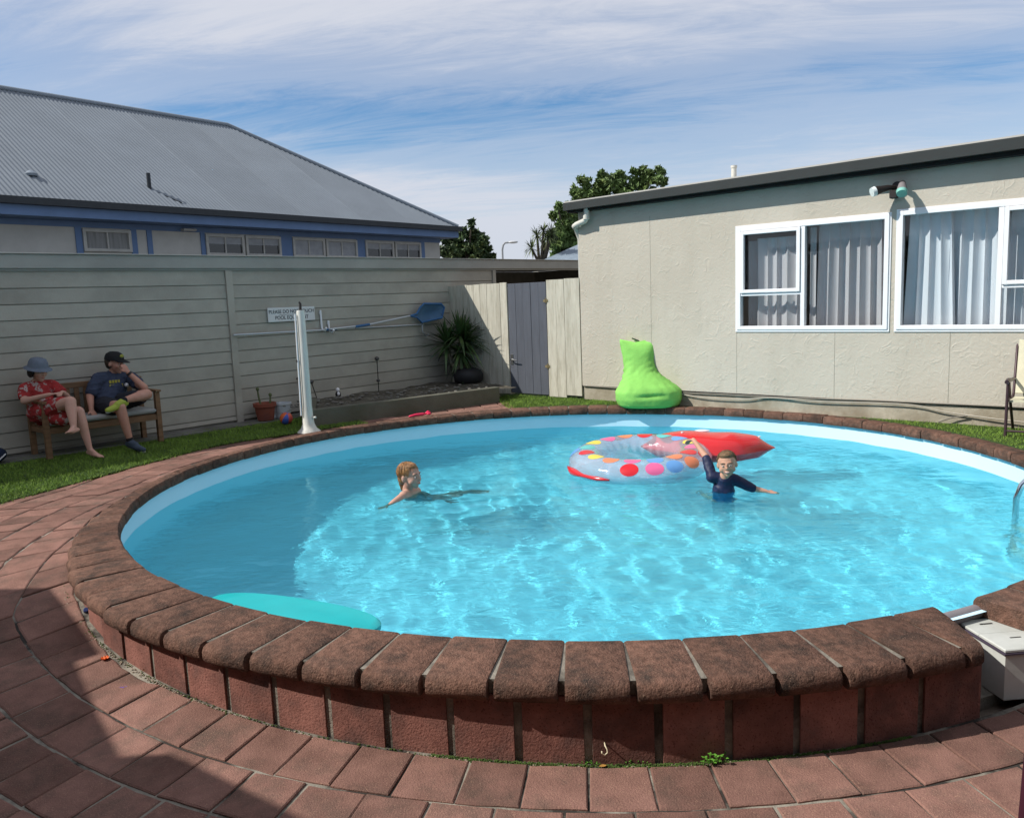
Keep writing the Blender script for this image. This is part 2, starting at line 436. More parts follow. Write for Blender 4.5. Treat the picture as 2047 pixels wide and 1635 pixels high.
# square grid mapped to disc
u = X * np.sqrt(1 - Y * Y / 2); v = Y * np.sqrt(1 - X * X / 2)
PX = PC[0] + u * RWt; PY = PC[1] + v * RWt; PZ = WZ + wave_field(PX, PY)
vt = np.stack([PX.ravel(), PY.ravel(), PZ.ravel()], 1)
idx = np.arange(ng * ng).reshape(ng, ng)
q = np.stack([idx[:-1, :-1].ravel(), idx[:-1, 1:].ravel(), idx[1:, 1:].ravel(), idx[1:, :-1].ravel()], 1)
bd = np.concatenate([idx[0, :-1], idx[:-1, -1], idx[-1, :0:-1], idx[:0:-1, 0]])
low = vt[bd].copy(); low[:, 2] = FLOORZ - .12
vt = np.concatenate([vt, low]); nb_ = len(bd); base_ = ng * ng
sidef = [(bd[i], base_ + i, base_ + (i + 1) % nb_, bd[(i + 1) % nb_]) for i in range(nb_)]
me = bpy.data.meshes.new('pool_water')
nv = len(vt); loops = np.concatenate([q.ravel(), np.array(sidef).ravel(), np.arange(base_ + nb_ - 1, base_ - 1, -1)])
sizes = np.concatenate([np.full(len(q) + nb_, 4), [nb_]]); starts = np.concatenate([[0], np.cumsum(sizes)[:-1]])
me.vertices.add(nv); me.vertices.foreach_set('co', vt.ravel().astype(np.float32))
me.loops.add(len(loops)); me.loops.foreach_set('vertex_index', loops.astype(np.int32))
me.polygons.add(len(sizes)); me.polygons.foreach_set('loop_start', starts.astype(np.int32)); me.polygons.foreach_set('loop_total', sizes.astype(np.int32))
sm = np.zeros(len(sizes), bool); sm[:len(q)] = True; me.polygons.foreach_set('use_smooth', sm); me.update(); me.validate()
bm_ = bmesh.new(); bm_.from_mesh(me); bmesh.ops.recalc_face_normals(bm_, faces=bm_.faces); 
for e in bm_.edges:
    if len(e.link_faces) == 2 and e.link_faces[0].smooth != e.link_faces[1].smooth: e.smooth = False
bm_.to_mesh(me); bm_.free()
water = bpy.data.objects.new('pool_water', me); COL.objects.link(water); me.materials.append(water_mat()); water['kind'] = 'structure'
water.cycles.is_caustics_caster = True
RECV = [liner]

# rim: mortar core, coping bricks, soldier bricks
rim = thing('brick_pool_rim', 'round brick pool surround of bullnose coping over upright red bricks', 'pool surround', (PC[0], PC[1], 0))
m_mort = M('mortar', (.24, .215, .175), .95, .25, 15., .006, 80, col2=(.06, .05, .04), c2scale=3., c2lo=.45, c2hi=.65)
def sweep(prof, th0, th1, n, z_of=None):
    mb = MB()
    for j in range(n + 1):
        th = th0 + (th1 - th0) * j / n
        for f, z in prof(th) if callable(prof) else prof:
            p = pol(th, f, z) - Vector((PC[0], PC[1], 0)); mb.v.append(tuple(p))
    P = len(prof(th0)) if callable(prof) else len(prof)
    for j in range(n):
        for i in range(P):
            a = j * P + i; b = j * P + (i + 1) % P; mb.f.append((a, b, b + P, a + P))
    mb.f.append(tuple(reversed(range(P)))); mb.f.append(tuple(n * P + i for i in range(P)))
    return mb
CE0, CE1 = -68.9, -65.0          # opening for the skimmer
def core(th):
    ro = rout(th); wl = min(3.943, ro - .066)
    return [(RL + .028, -.6), (wl, -.6), (wl, -.07), (ro - .06, -.07), (ro - .05, -.009), (RI + .03, -.007), (RI + .03, -.05), (RL + .028, -.05)]
sweep(core, CE1 - 360 + .5, CE0 - 3.2, 150).build('mortar_core', m_mort, rim)
sweep(lambda th: [(RL + .028, -.7), (3.86, -.7), (3.86, -.32), (RL + .028, -.32)], CE0 - 3.3, CE1 + .6, 8).build('skimmer_sill', m_mort, rim)
m_cop = M('coping_brick', (.142, .076, .054), .92, .4, 30., .011, 90, rnd=.22, spec=.15, col2=(.040, .031, .026), c2scale=8., c2lo=.45, c2hi=.72, speck=(.24, .155, .11), speckscale=210)
def coping(th0, th1, cut=0.):
    tm = (th0 + th1) / 2; ro = rout(tm); ri = RI
    e = math.degrees(.003 / 3.6); oo = math.degrees(.0145 / 4.0)
    T = .088; mb = MB(); org = Vector(((ri + ro) / 2, 0, 0))
    b = .022; bl = .026
    prof = [(ri + .008, -T), (ri, -T + .02), (ri + .002, -.02), (ri + .014, -.004), (ri + .04, 0.), ((ri + ro) / 2, .002), (ro - bl * 1.35, .0), (ro - bl * .6, -.008), (ro - bl * .12, -.026), (ro, -.046), (ro - .004, -.068), (ro - .022, -T)]
    dz = rng.uniform(-.003, .003); sh = rng.uniform(-.004, .004)
    J = [0, .045, .5, .955, 1]
    for j, f in enumerate(J):
        for r_, z in prof:
            g = e + (oo - e) * (r_ - ri) / (ro - ri)
            h = (th1 - th0) / 2 - g
            th = (f * 2 - 1) * h - (cut * f * (r_ - ri) / (ro - ri))
            ins = .006 if j in (0, 4) else 0
            rr_ = r_ * (1 if not ins else 1) ; zz_ = z - (ins * .8 if z > -.03 else -ins * .3)
            if ins: rr_ = min(max(r_, ri + .004), ro - .006)
            # straight-sided stone: chord instead of arc
            p = Vector((rr_ + sh, 0, zz_ + dz)); p.rotate(Euler((0, 0, R(th))))
            p.x += rng.uniform(-.001, .001) - org.x; mb.v.append(tuple(p))
    P = len(prof)
    for j in range(4):
        for i in range(P):
            a = j * P + i; c = j * P + (i + 1) % P; mb.f.append((a, c, c + P, a + P))
    mb.f.append(tuple(reversed(range(P)))); mb.f.append(tuple(4 * P + i for i in range(P)))
    return mb, org, tm
def place_rim(mb, org, tm, name, mat, smooth=35):
    o = mb.build(name, mat, rim, smooth=smooth); v = Vector(org); v.rotate(Euler((0, 0, R(tm)))); o.location = v; o.rotation_euler = (0, 0, R(tm)); return o
th = CE0; step = 3.93; i = 0; total = 360 - (CE1 - CE0)
nst = round(total / step); step2 = (total) / nst
while i < nst:
    t1 = CE0 - i * step2; mb, org, tm = coping(t1 - step2, t1, 2.5 if i == 0 else 0.); place_rim(mb, org, tm, 'coping_brick', m_cop); i += 1
# upright bricks under the lip where paving is below the rim
m_sold = M('wall_brick', (.24, .108, .084), .9, .3, 7., .004, 100, rnd=.25, spec=.1, col2=(.12, .07, .06), c2scale=5., c2lo=.45, c2hi=.7, speck=(.10, .035, .03), speckscale=120)
edges = [-70.8]
t_ = -94.9 + 3.93 * 6
while t_ > -150:
    if t_ < edges[-1] - 1.5: edges.append(t_)
    t_ -= 3.93
pairs_ = list(zip(edges[1:], edges[:-1])) + [(-57 + 3.93 * q, -57 + 3.93 * (q + 1)) for q in range(6)]
for a, b in pairs_:
    tm = (a + b) / 2; g = math.degrees(.017 / 3.955)
    hw = 3.957 * math.sin(R((b - a) / 2 - g)); zb = G(pol(tm, 3.96).y) - .03; zt = -.074
    rw = min(3.957, rout(tm) - .045)
    mb = MB(); mb.box(-.07, 0, -hw, hw, zb, zt, bev=.005)
    mb.v = [(v[0] - (v[1] / hw) ** 2 * .006, v[1] + rng.uniform(-.0015, .0015), v[2]) for v in mb.v]
    if zt - zb < .04: continue
    o = mb.build('wall_brick', m_sold, rim); v = Vector((rw + rng.uniform(-.003, .003), 0, 0)); v.rotate(Euler((0, 0, R(tm)))); o.location = v; o.rotation_euler = (0, 0, R(tm + rng.uniform(-.3, .3)))
# end return of the coping beside the skimmer
mb = MB(); q4 = [pol(CE0 - .35, RI + .05), pol(-70.85, 3.95), pol(-71.8, 3.95), pol(-71.8, RI + .05)]
mb.v = []; mb.f = []; mb.add([(p.x - PC[0], p.y - PC[1], z) for z in (-.40, -.074) for p in q4], [(0, 1, 5, 4), (1, 2, 6, 5), (2, 3, 7, 6), (3, 0, 4, 7), (4, 5, 6, 7), (3, 2, 1, 0)])
o = mb.build('end_brick', m_sold, rim)

# ------------------------------------------------------------------ lawn, concrete strip
m_lawn = M('lawn_turf', (.035, .07, .014), .95, .3, 20., .01, 90, col2=(.03, .05, .012), c2scale=3.)
mb = MB()
def region_sheet(mb, ths, r_in, r_out, n, z):
    o = len(mb.v)
    for th in ths:
        a, b = r_in(th), r_out(th)
        for j in range(n + 1): p = pol(th, a + (b - a) * j / n); mb.v.append((p.x, p.y, z))
    for i in range(len(ths) - 1):
        for j in range(n): a = o + i * (n + 1) + j; mb.f.append((a, a + 1, a + n + 2, a + n + 1))
LA = [th for th in np.arange(-232, -138, 2.)]
region_sheet(mb, LA, rgrass, lambda t: 8.5 if t < -175 else 8.5, 6, -.006)
def rr2(th): return rout(th) - .04
LB = [th for th in np.arange(-16, 99.5, 2.)]
def rcut(th): return 3.85 if th > 95 else rr2(th)
region_sheet(mb, LB, rcut, lambda t: 5.6 if t > 10 else 8.0, 5, -.006)
mb.build('lawn', m_lawn, kind='structure')
def wall_out(p): return (Vector(p) - C0).dot(WN)
def bld_out(p): return (Vector(p) - BA).dot(BN)
# grass blades
def blades(name, pts, hmax, mat):
    n = len(pts); P = np.array(pts); a = nrng.random(n) * 6.283; wdt = nrng.uniform(.0018, .0042, n); hh = (.35 + nrng.random(n) ** 2 * 1.1) * hmax
    dx, dy = np.cos(a) * wdt, np.sin(a) * wdt; lx = nrng.normal(0, .55, n) * hh; ly = nrng.normal(0, .55, n) * hh
    V = np.zeros((n, 3, 3)); V[:, 0] = P; V[:, 1] = P; V[:, 2] = P
    V[:, 0, 0] -= dx; V[:, 0, 1] -= dy; V[:, 1, 0] += dx; V[:, 1, 1] += dy; V[:, 2, 0] += lx; V[:, 2, 1] += ly; V[:, 2, 2] += hh
    me = bpy.data.meshes.new(name); me.vertices.add(3 * n); me.vertices.foreach_set('co', V.ravel().astype(np.float32))
    me.loops.add(3 * n); me.loops.foreach_set('vertex_index', np.arange(3 * n, dtype=np.int32)); me.polygons.add(n)
    me.polygons.foreach_set('loop_start', np.arange(0, 3 * n, 3, dtype=np.int32)); me.polygons.foreach_set('loop_total', np.full(n, 3, np.int32)); me.update()
    o = bpy.data.objects.new(name, me); COL.objects.link(o); me.materials.append(mat); return o
m_blade = M('grass_blade', (.15, .25, .04), .75, .3, 2.5, spec=.1, col2=(.24, .27, .07), c2scale=60., c2lo=.5, c2hi=.75)
pts = []
def scatter(n, t0, t1, rin, rmax, test):
    c = 0
    while c < n:
        th = rng.uniform(t0, t1); a = rin(th); r_ = math.sqrt(rng.uniform(a * a, rmax * rmax)); p = pol(th, r_)
        c += 1
        if test(p): pts.append((p.x, p.y, -.008))
scatter(120000, -232, -160, rgrass, 6.6, lambda p: wall_out(p) > .16 and p.y > 4.5)
scatter(80000, -16, 99.5, lambda t: rout(t) + .005, 5.3, lambda p: bld_out(p) > .02 and not (p.x < .9 and (p - BA).dot(BD) < -1.3))
for _ in range(900):
    th = rng.uniform(-232, -160); p = pol(th, rgrass(th) - abs(rng.gauss(0, .03))); pts.append((p.x, p.y, -.010))
gb = blades('grass_blades', pts, .026, m_blade); tagp(gb, kind='stuff', label='short bright green turf round the far side of the pool', category='grass')
# concrete strip at the foot of the garage wall
m_conc = M('old_concrete', (.17, .165, .15), .95, .25, 5., .004, 60, col2=(.07, .065, .055), c2scale=2.5)
mb = MB(); mb.box(-9.5, -2.9, .0, .34, -.06, .012, MGW, bev=.004); mb.build('concrete_strip', m_conc, kind='structure')
# ------------------------------------------------------------------ garage wall (weatherboards)
m_board = M('weatherboard_paint', (.40, .375, .315), .75, .08, 3., .0015, 60, rnd=.05, col2=(.33, .31, .26), c2scale=1.6, stretch=(.35, 1, 1))
garage = thing('garage_wall', 'long cream weatherboard garage wall with a flat cap, running along the left side of the yard', 'wall', C0)
GL = Matrix.Translation(-C0) @ MGW
js = [.03, .09, .255, .42, .585, .75, .905, 1.07, 1.232, 1.397, 1.56, 1.725, 1.905]
def board(x0, x1, z0, z1):
    mb = MB(); t0, t1 = .0115, .0055; zz0 = z0 + .0045
    vs = [(x0, t1 - .03, z1), (x1, t1 - .03, z1), (x1, t1, z1 - .001), (x0, t1, z1 - .001), (x1, t0, zz0 + .006), (x0, t0, zz0 + .006), (x1, t0 - .004, zz0), (x0, t0 - .004, zz0), (x1, -.024, zz0), (x0, -.024, zz0)]
    mb.add([GL @ Vector(v) for v in vs], [(0, 1, 2, 3), (3, 2, 4, 5), (5, 4, 6, 7), (7, 6, 8, 9), (1, 0, 9, 8), (0, 3, 5, 7, 9), (1, 8, 6, 4, 2)]); return mb
for a, b in zip(js[:-1], js[1:]):
    for x0, x1 in ((-9.6, -3.835), (-3.745, 1.02)):
        board(x0, x1, a, b).build('weatherboard', m_board, garage)
mb = MB(); mb.box(-9.6, 1.02, -.12, -.026, -.05, 1.90, GL); mb.build('wall_frame', m_board, garage)
mb = MB(); mb.box(-3.834, -3.746, -.024, .034, .0, 1.903, GL, bev=.003); mb.build('joint_batten', m_board, garage)
mb = MB(); mb.box(1.021, 1.09, -.12, .036, .0, 1.903, GL, bev=.003); mb.build('corner_board', m_board, garage)
m_cap = M('fascia_paint', (.34, .335, .30), .7, .08, 2., .001, 40, col2=(.29, .285, .255), c2scale=1.2, stretch=(.4, 1, 1))
mb = MB(); mb.box(-9.7, 6.2, .03, .055, 1.93, 2.075, GL, bev=.003); mb.build('fascia_board', m_cap, garage)
mb = MB(); mb.box(-9.7, 6.2, -.02, .075, 2.0755, 2.088, GL, bev=.003); mb.build('cap_flashing', m_cap, garage)
mb = MB(); mb.box(-9.7, 6.2, -.12, .029, 1.9055, 1.929, GL); mb.build('soffit_strip', m_cap, garage)
m_dark = M('dark_recess', (.035, .033, .03), .9)
mb = MB(); mb.box(-9.7, 6.2, -3.5, -.021, 2.03, 2.06, GL); mb.build('garage_roof', M('garage_roof_iron', (.30, .31, .31), .6), garage)
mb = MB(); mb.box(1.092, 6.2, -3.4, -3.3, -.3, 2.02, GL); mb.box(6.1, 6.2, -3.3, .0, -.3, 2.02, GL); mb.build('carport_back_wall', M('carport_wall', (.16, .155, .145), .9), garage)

# ------------------------------------------------------------------ paling fence and gate
m_pal = M('fence_paint', (.50, .475, .39), .85, .10, 4., .0012, 60, rnd=.06, col2=(.38, .355, .28), c2scale=5., stretch=(4, 4, .6))
m_gate = M('gate_paint', (.085, .093, .112), .8, .12, 4., .0012, 60, rnd=.05, stretch=(4, 4, .6))
FD = -BD                                       # fence runs from the motel corner back to the garage
def paling(x0, x1, y0, z0, z1, mat, parent, dark=None):
    mb = MB(); lean = rng.uniform(-.004, .004)
    n = 4
    vs = []
    mb.box(x0 + .0025, x1 - .0025, y0 - .019, y0, z0, z1, None, bev=.002)
    mb.v = [(v[0] + lean * (v[2] / 1.6), v[1], v[2]) for v in mb.v]
    mb.v = [tuple(ML @ Vector(v)) for v in mb.v]
    o = mb.build('paling', mat, parent); return o
fence = thing('paling_fence', 'cream vertical board fence panels either side of the grey gate', 'fence', BA)
ML = Matrix.Translation(-BA) @ MBW
xs_l = np.linspace(-2.60, -1.362, 10)
for a, b in zip(xs_l[:-1], xs_l[1:]): paling(a, b, rng.uniform(-.002, .002), .0, 1.655 + rng.uniform(-.004, .004) + (a + 2.6) * .008, m_pal, fence)
xs_r = [-.605, -.44, -.285, -.14, -.012]
for a, b, zb in zip(xs_r[:-1], xs_r[1:], (.0, .0, .035, .035)): paling(a, b, rng.uniform(-.002, .002), zb, 1.672 + rng.uniform(-.004, .004), m_pal, fence)
for x0, x1 in ((-2.6, -1.37), (-.6, -.02)):
    for z in (.35, 1.35):
        mb = MB(); mb.box(x0, x1, -.065, -.021, z, z + .09, ML); mb.build('rail', m_pal, fence)
for x in (-1.44, -.60):
    mb = MB(); mb.box(x, x + .075, -.11, -.022, -.1, 1.6, ML); mb.build('post', m_pal, fence)
gate = thing('timber_gate', 'narrow grey painted board gate with a lever handle, standing in the cream fence', 'gate', BA)
xs_g = np.linspace(-1.352, -.618, 6)
for a, b in zip(xs_g[:-1], xs_g[1:]): paling(a, b, -.012 + rng.uniform(-.002, .002), .02, 1.645, m_gate, gate)
for z in (.3, 1.3): mb = MB(); mb.box(-1.34, -.63, -.075, -.033, z, z + .09, ML); mb.build('rail', m_gate, gate)
m_steel = M('steel', (.55, .55, .55), .3, metal=1.)
m_rust = M('aged_brass', (.30, .24, .13), .5, metal=.6)
mb = MB(); mb.tube([ML @ Vector(p) for p in ((-1.30, -.012, .52), (-1.30, .035, .52), (-1.27, .045, .52), (-1.17, .045, .515))], .009, 8); mb.build('lever_handle', m_steel, gate, smooth=True)
mb = MB(); mb.box(-1.335, -1.285, -.0135, -.006, .44, .60, ML, bev=.002); mb.build('lock_plate', m_steel, gate)
for z in (.42, 1.36):
    mb = MB(); mb.box(-.66, -.575, .002, .007, z, z + .035, ML); mb.tube([ML @ Vector((-.612, .008, z - .015)), ML @ Vector((-.612, .008, z + .06))], .008, 8); mb.build('hinge', m_rust, gate)

# ------------------------------------------------------------------ motel building on the right
def stucco():
    m = bpy.data.materials.new('trowelled_stucco'); m.use_nodes = True; t = m.node_tree; b = t.nodes['Principled BSDF']; b.inputs['Roughness'].default_value = .85; b.inputs['Specular IOR Level'].default_value = .2
    tc = t.nodes.new('ShaderNodeTexCoord'); co = tc.outputs['Object']
    def noi(sc, det, dist=0., vec=None):
        n = t.nodes.new('ShaderNodeTexNoise'); n.inputs['Scale'].default_value = sc; n.inputs['Detail'].default_value = det; n.inputs['Distortion'].default_value = dist
        t.links.new(vec or co, n.inputs['Vector']); return n.outputs[0]
    c = mixc(t, ramp(t, noi(.9, 5), [(.35, 0.), (.7, 1.)]), (.465, .422, .345), (.525, .482, .402))
    mp = t.nodes.new('ShaderNodeMapping'); mp.inputs['Scale'].default_value = (3, 3, .35); t.links.new(co, mp.inputs[0])
    c = mixc(t, ramp(t, noi(1.2, 4, 0, mp.outputs[0]), [(.52, 0.), (.8, .35)]), c, (.36, .33, .26))
    t.links.new(c, b.inputs['Base Color'])
    # worm-like trowel ridges
    a = math_(t, 'ABSOLUTE', math_(t, 'SUBTRACT', noi(4.2, 2, 1.3), .5)); rd = ramp(t, a, [(0., 1.), (.03, .45), (.07, 0.)])
    msk = ramp(t, noi(6., 2), [(.5, 0.), (.58, 1.)]); rd = math_(t, 'MULTIPLY', rd, msk)
    cst = ramp(t, noi(2.2, 6, .4), [(.62, 0.), (.78, .30)]); c = mixc(t, cst, c, (.30, .28, .22)); t.links.new(c, b.inputs['Base Color'])
    h = math_(t, 'ADD', math_(t, 'MULTIPLY', rd, .55), math_(t, 'MULTIPLY', noi(16., 6, 1.4), 1.2))
    bp = t.nodes.new('ShaderNodeBump'); bp.inputs['Strength'].default_value = 1.; bp.inputs['Distance'].default_value = .0038; t.links.new(h, bp.inputs['Height']); t.links.new(bp.outputs[0], b.inputs['Normal'])
    return m
m_stucco = stucco()
motel = thing('motel_building', 'single storey cream stucco motel block with white framed windows and dark guttering on the right', 'building', BA)
XE = 9.0
def wb(mb, x0, x1, z0, z1, y0=-.12, y1=0.): mb.box(x0, x1, y0, y1, z0, z1, ML)
mb = MB()
W1 = (2.33, 4.045, .955, 2.155); W2 = (4.13, 6.9, .955, 2.175)
wb(mb, .0, W1[0], .19, 2.62); wb(mb, W1[0], W1[1], .19, W1[2]); wb(mb, W1[0], W1[1], W1[3], 2.62); wb(mb, W1[1], W2[0], .19, 2.62)
wb(mb, W2[0], W2[1], .19, W2[2]); wb(mb, W2[0], W2[1], W2[3], 2.62); wb(mb, W2[1], XE, .19, 2.62)
mb.build('stucco_wall', m_stucco, motel)
mb = MB(); mb.box(0, .12, -7, -.121, .19, 2.62, ML); mb.box(XE - .12, XE, -7, -.121, .19, 2.62, ML); mb.box(.121, XE - .121, -7, -6.88, .19, 2.62, ML); mb.build('end_wall', m_stucco, motel)
m_found = M('foundation_render', (.40, .36, .28), .9, .2, 5., .004, 30, col2=(.27, .23, .165), c2scale=2.)
mb = MB(); mb.box(.02, XE, -.12, -.012, -.1, .18, ML); mb.box(.02, .12, -7, -.121, -.1, .18, ML); mb.build('foundation', m_found, motel)
mb = MB(); mb.box(0, XE, -.012, .0, .1805, .1895, ML); mb.build('drip_strip', m_dark, motel)
m_seam = M('panel_seam', (.27, .25, .2), .9)
for x, z0, z1 in ((2.32, .2, .945), (3.49, .2, .945), (4.65, .2, .945), (1.13, .2, 2.4), (5.8, .2, .945)):
    mb = MB(); mb.box(x, x + .004, -.001, .0015, z0, z1, ML); mb.build('panel_seam', m_seam, motel)
# floor inside so the rooms have something to stand on
mb = MB(); mb.box(.13, XE - .13, -6.87, -.13, .19, .2, ML); mb.box(.13, XE - .13, -3.0, -2.9, .2, 2.6, ML); mb.build('room_walls', M('room_paint', (.35, .34, .32), .9), motel)
m_gut = M('gutter_paint', (.034, .038, .036), .45, .08, 4.); m_barge = M('eaves_black', (.018, .017, .016), .8); m_iron = M('roof_iron', (.48, .47, .43), .5, .08, 3.)
def slab(x0, x1, y0, y1, zl0, zl1, zr0, zr1, name, mat):
    mb = MB(); vs = [(x0, y0, zl0), (x1, y0, zr0), (x1, y1, zr0), (x0, y1, zl0), (x0, y0, zl1), (x1, y0, zr1), (x1, y1, zr1), (x0, y1, zl1)]
    mb.add([ML @ Vector(v) for v in vs], [(0, 3, 2, 1), (4, 5, 6, 7), (0, 1, 5, 4), (1, 2, 6, 5), (2, 3, 7, 6), (3, 0, 4, 7)]); return mb.build(name, mat, motel)
xl = .03 - .06
slab(-.10, XE, .12, .202, 2.575, 2.675, 2.66, 2.775, 'gutter', m_gut)
slab(-.10, XE, .0, .118, 2.55, 2.60, 2.60, 2.65, 'eaves_board', m_barge)
slab(-.11, XE, -7.1, .17, 2.676, 2.695, 2.776, 2.797, 'roof', m_iron)
slab(-.10, -.06, -7.1, -.001, 2.55, 2.66, 2.56, 2.66, 'barge_board', m_barge)
# curved plastic downpipe at the corner
m_pvc = M('pvc', (.62, .60, .53), .5)
mb = MB(); pts_ = [(.215, .10, 2.60), (.215, .10, 2.49), (.205, .10, 2.45), (.17, .08, 2.425), (.02, .07, 2.385), (-.03, .05, 2.37), (-.05, -.02, 2.34), (-.05, -.10, 2.2), (-.05, -.12, 0)]
mb.tube([ML @ Vector(p) for p in pts_], .038, 12); mb.build('downpipe', m_pvc, motel, smooth=60)
mb = MB(); mb.tube([ML @ Vector((.21, .10, 2.49)), ML @ Vector((.21, .10, 2.44))], .044, 12); mb.build('pipe_socket', m_pvc, motel, smooth=60)
mb = MB(); p_ = ML @ Vector((1.79, -1.0, 2.7)); mb.tube([p_, p_ + Vector((0, 0, .30))], .035, 10); mb.tube([p_ + Vector((0, 0, .30)), p_ + Vector((0, 0, .33))], .042, 10); mb.build('roof_vent_pipe', m_pvc, motel, smooth=40)

m_white = M('window_white', (.80, .80, .80), .35, .03); m_glass = bpy.data.materials.new('window_glass'); m_glass.use_nodes = True
t = m_glass.node_tree; t.nodes.clear(); out = t.nodes.new('ShaderNodeOutputMaterial'); mxs = t.nodes.new('ShaderNodeMixShader'); tr = t.nodes.new('ShaderNodeBsdfTransparent'); gl = t.nodes.new('ShaderNodeBsdfGlossy')
gl.inputs['Roughness'].default_value = .02; tr.inputs[0].default_value = (.93, .95, .95, 1); fr = t.nodes.new('ShaderNodeLayerWeight'); fr.inputs[0].default_value = .5
t.links.new(math_(t, 'ADD', math_(t, 'MULTIPLY', math_(t, 'POWER', fr.outputs['Facing'], 4.), .8), .045, clamp=True), mxs.inputs[0]); t.links.new(tr.outputs[0], mxs.inputs[1]); t.links.new(gl.outputs[0], mxs.inputs[2]); t.links.new(mxs.outputs[0], out.inputs[0])
def curtain_mat(name, c1, c2, trans=.35):
    m = bpy.data.materials.new(name); m.use_nodes = True; t = m.node_tree; b = t.nodes['Principled BSDF']; b.inputs['Roughness'].default_value = .9
    tc = t.nodes.new('ShaderNodeTexCoord'); n = t.nodes.new('ShaderNodeTexNoise'); n.inputs['Scale'].default_value = 5; t.links.new(tc.outputs['Object'], n.inputs[0]); c = mixc(t, n.outputs[0], c1, c2); t.links.new(c, b.inputs['Base Color']); return m
m_curt = curtain_mat('grey_curtain', (.52, .50, .52), (.58, .56, .58)); m_net = curtain_mat('net_curtain', (.72, .74, .79), (.80, .82, .86))
m_room = M('room_dark', (.05, .055, .06), .9)
def fr_rect(mb, x0, x1, z0, z1, t_, y0, y1, b=.004):
    mb.box(x0, x0 + t_, y0, y1, z0, z1, ML, bev=b); mb.box(x1 - t_, x1, y0, y1, z0, z1, ML, bev=b)
    mb.box(x0 + t_ - .0005, x1 - t_ + .0005, y0 + .001, y1 - .001, z0, z0 + t_, ML, bev=b); mb.box(x0 + t_ - .0005, x1 - t_ + .0005, y0 + .001, y1 - .001, z1 - t_, z1, ML, bev=b)
def curtain(parent, x0, x1, z0, z1, folds, amp, y, mat, seed=0, taper=0.):
    r_ = random.Random(seed); nx = int(folds * 12); nz = 10; mb = MB()
    ph = [r_.uniform(-.6, .6) for _ in range(nx + 1)]
    for j in range(nz + 1):
        z = z0 + (z1 - z0) * j / nz
        for i in range(nx + 1):
            f = i / nx; x = x0 + (x1 - x0) * f; x += taper * (f - .5) * (1 - j / nz)
            w_ = math.sin(f * folds * 6.283 + .8 * math.sin(f * folds * 2.1 + seed) + .25 * (1 - j / nz) * math.sin(f * 9 + seed)); yy = y - amp * (.5 - .5 * w_) * (1. if j < nz else .45)
            mb.v.append(tuple(ML @ Vector((x + .3 * amp * math.cos(f * folds * 6.283), yy, z))))
    for j in range(nz):
        for i in range(nx): a = j * (nx + 1) + i; mb.f.append((a, a + 1, a + nx + 2, a + nx + 1))
    return mb.build('curtain', mat, parent, smooth='all')
def window(x0, x1, z0, z1, mull, sash_side, seed):
    f = MB(); fr_rect(f, x0 + .002, x1 - .002, z0 + .002, z1 - .002, .045, -.06, .022); w_ = f.build('window', m_white, motel)
    mb = MB(); mb.box(x0 - .018, x1 + .018, -.0, .012, z0 - .022, z0 + .0015, ML, bev=.002); mb.box(x0 - .018, x1 + .018, .0, .012, z1 - .0015, z1 + .02, ML, bev=.002); mb.box(x0 - .018, x0 + .0015, .0, .0105, z0, z1, ML); mb.box(x1 - .0015, x1 + .018, .0, .0105, z0, z1, ML); mb.build('window_trim', m_white, w_)
    mb = MB(); mb.box(mull, mull + .045, -.05, .018, z0 + .047, z1 - .047, ML, bev=.004); mb.build('mullion', m_white, w_)
    zs = z0 + .43
    if sash_side == 'L': a, b = x0 + .049, mull - .002
    else: a, b = mull + .047, x1 - .049
    mb = MB(); mb.box(a, b, -.05, .014, zs - .03, zs, ML, bev=.003); mb.build('transom', m_white, w_)
    mb = MB(); fr_rect(mb, a + .004, b - .004, zs + .004, z1 - .05, .04, -.01, .034); s_ = mb.build('opening_sash', m_white, w_)
    mb = MB(); mb.box(x0 + .03, x1 - .03, -.034, -.030, z0 + .03, z1 - .03, ML); mb.build('window_pane', m_glass, w_)
    mb = MB(); mb.tube([ML @ Vector(((a + b) / 2 + .1, -.035, zs + .06)), ML @ Vector(((a + b) / 2 + .1, -.045, zs + .0)), ML @ Vector(((a + b) / 2 + .13, -.04, zs - .03))], .006, 6); mb.build('stay_latch', m_barge, w_)
    return w_
w1 = window(W1[0], W1[1], W1[2], W1[3], 3.105, 'L', 1)
curtain(w1, 2.50, 3.09, .93, 2.02, 5, .05, -.13, m_curt, 3); curtain(w1, 3.12, 3.20, .93, 2.1, 1, .03, -.17, m_curt, 5); curtain(w1, 3.23, 4.06, .92, 2.13, 7.5, .07, -.13, m_curt, 8, .05)
curtain(w1, 2.36, 2.48, .93, 2.0, 1, .04, -.2, m_curt, 2)
w2 = window(W2[0], W2[1], W2[2], W2[3], 5.045, 'R', 2)
curtain(w2, 4.19, 4.62, .92, 2.16, 4.5, .06, -.11, m_net, 4, .12); curtain(w2, 4.56, 5.08, .92, 2.14, 5, .07, -.16, m_net, 6, .04); curtain(w2, 5.08, 5.6, .92, 2.14, 4, .07, -.14, m_net, 7); curtain(w2, 5.7, 6.85, .92, 2.14, 9, .07, -.14, m_net, 9)

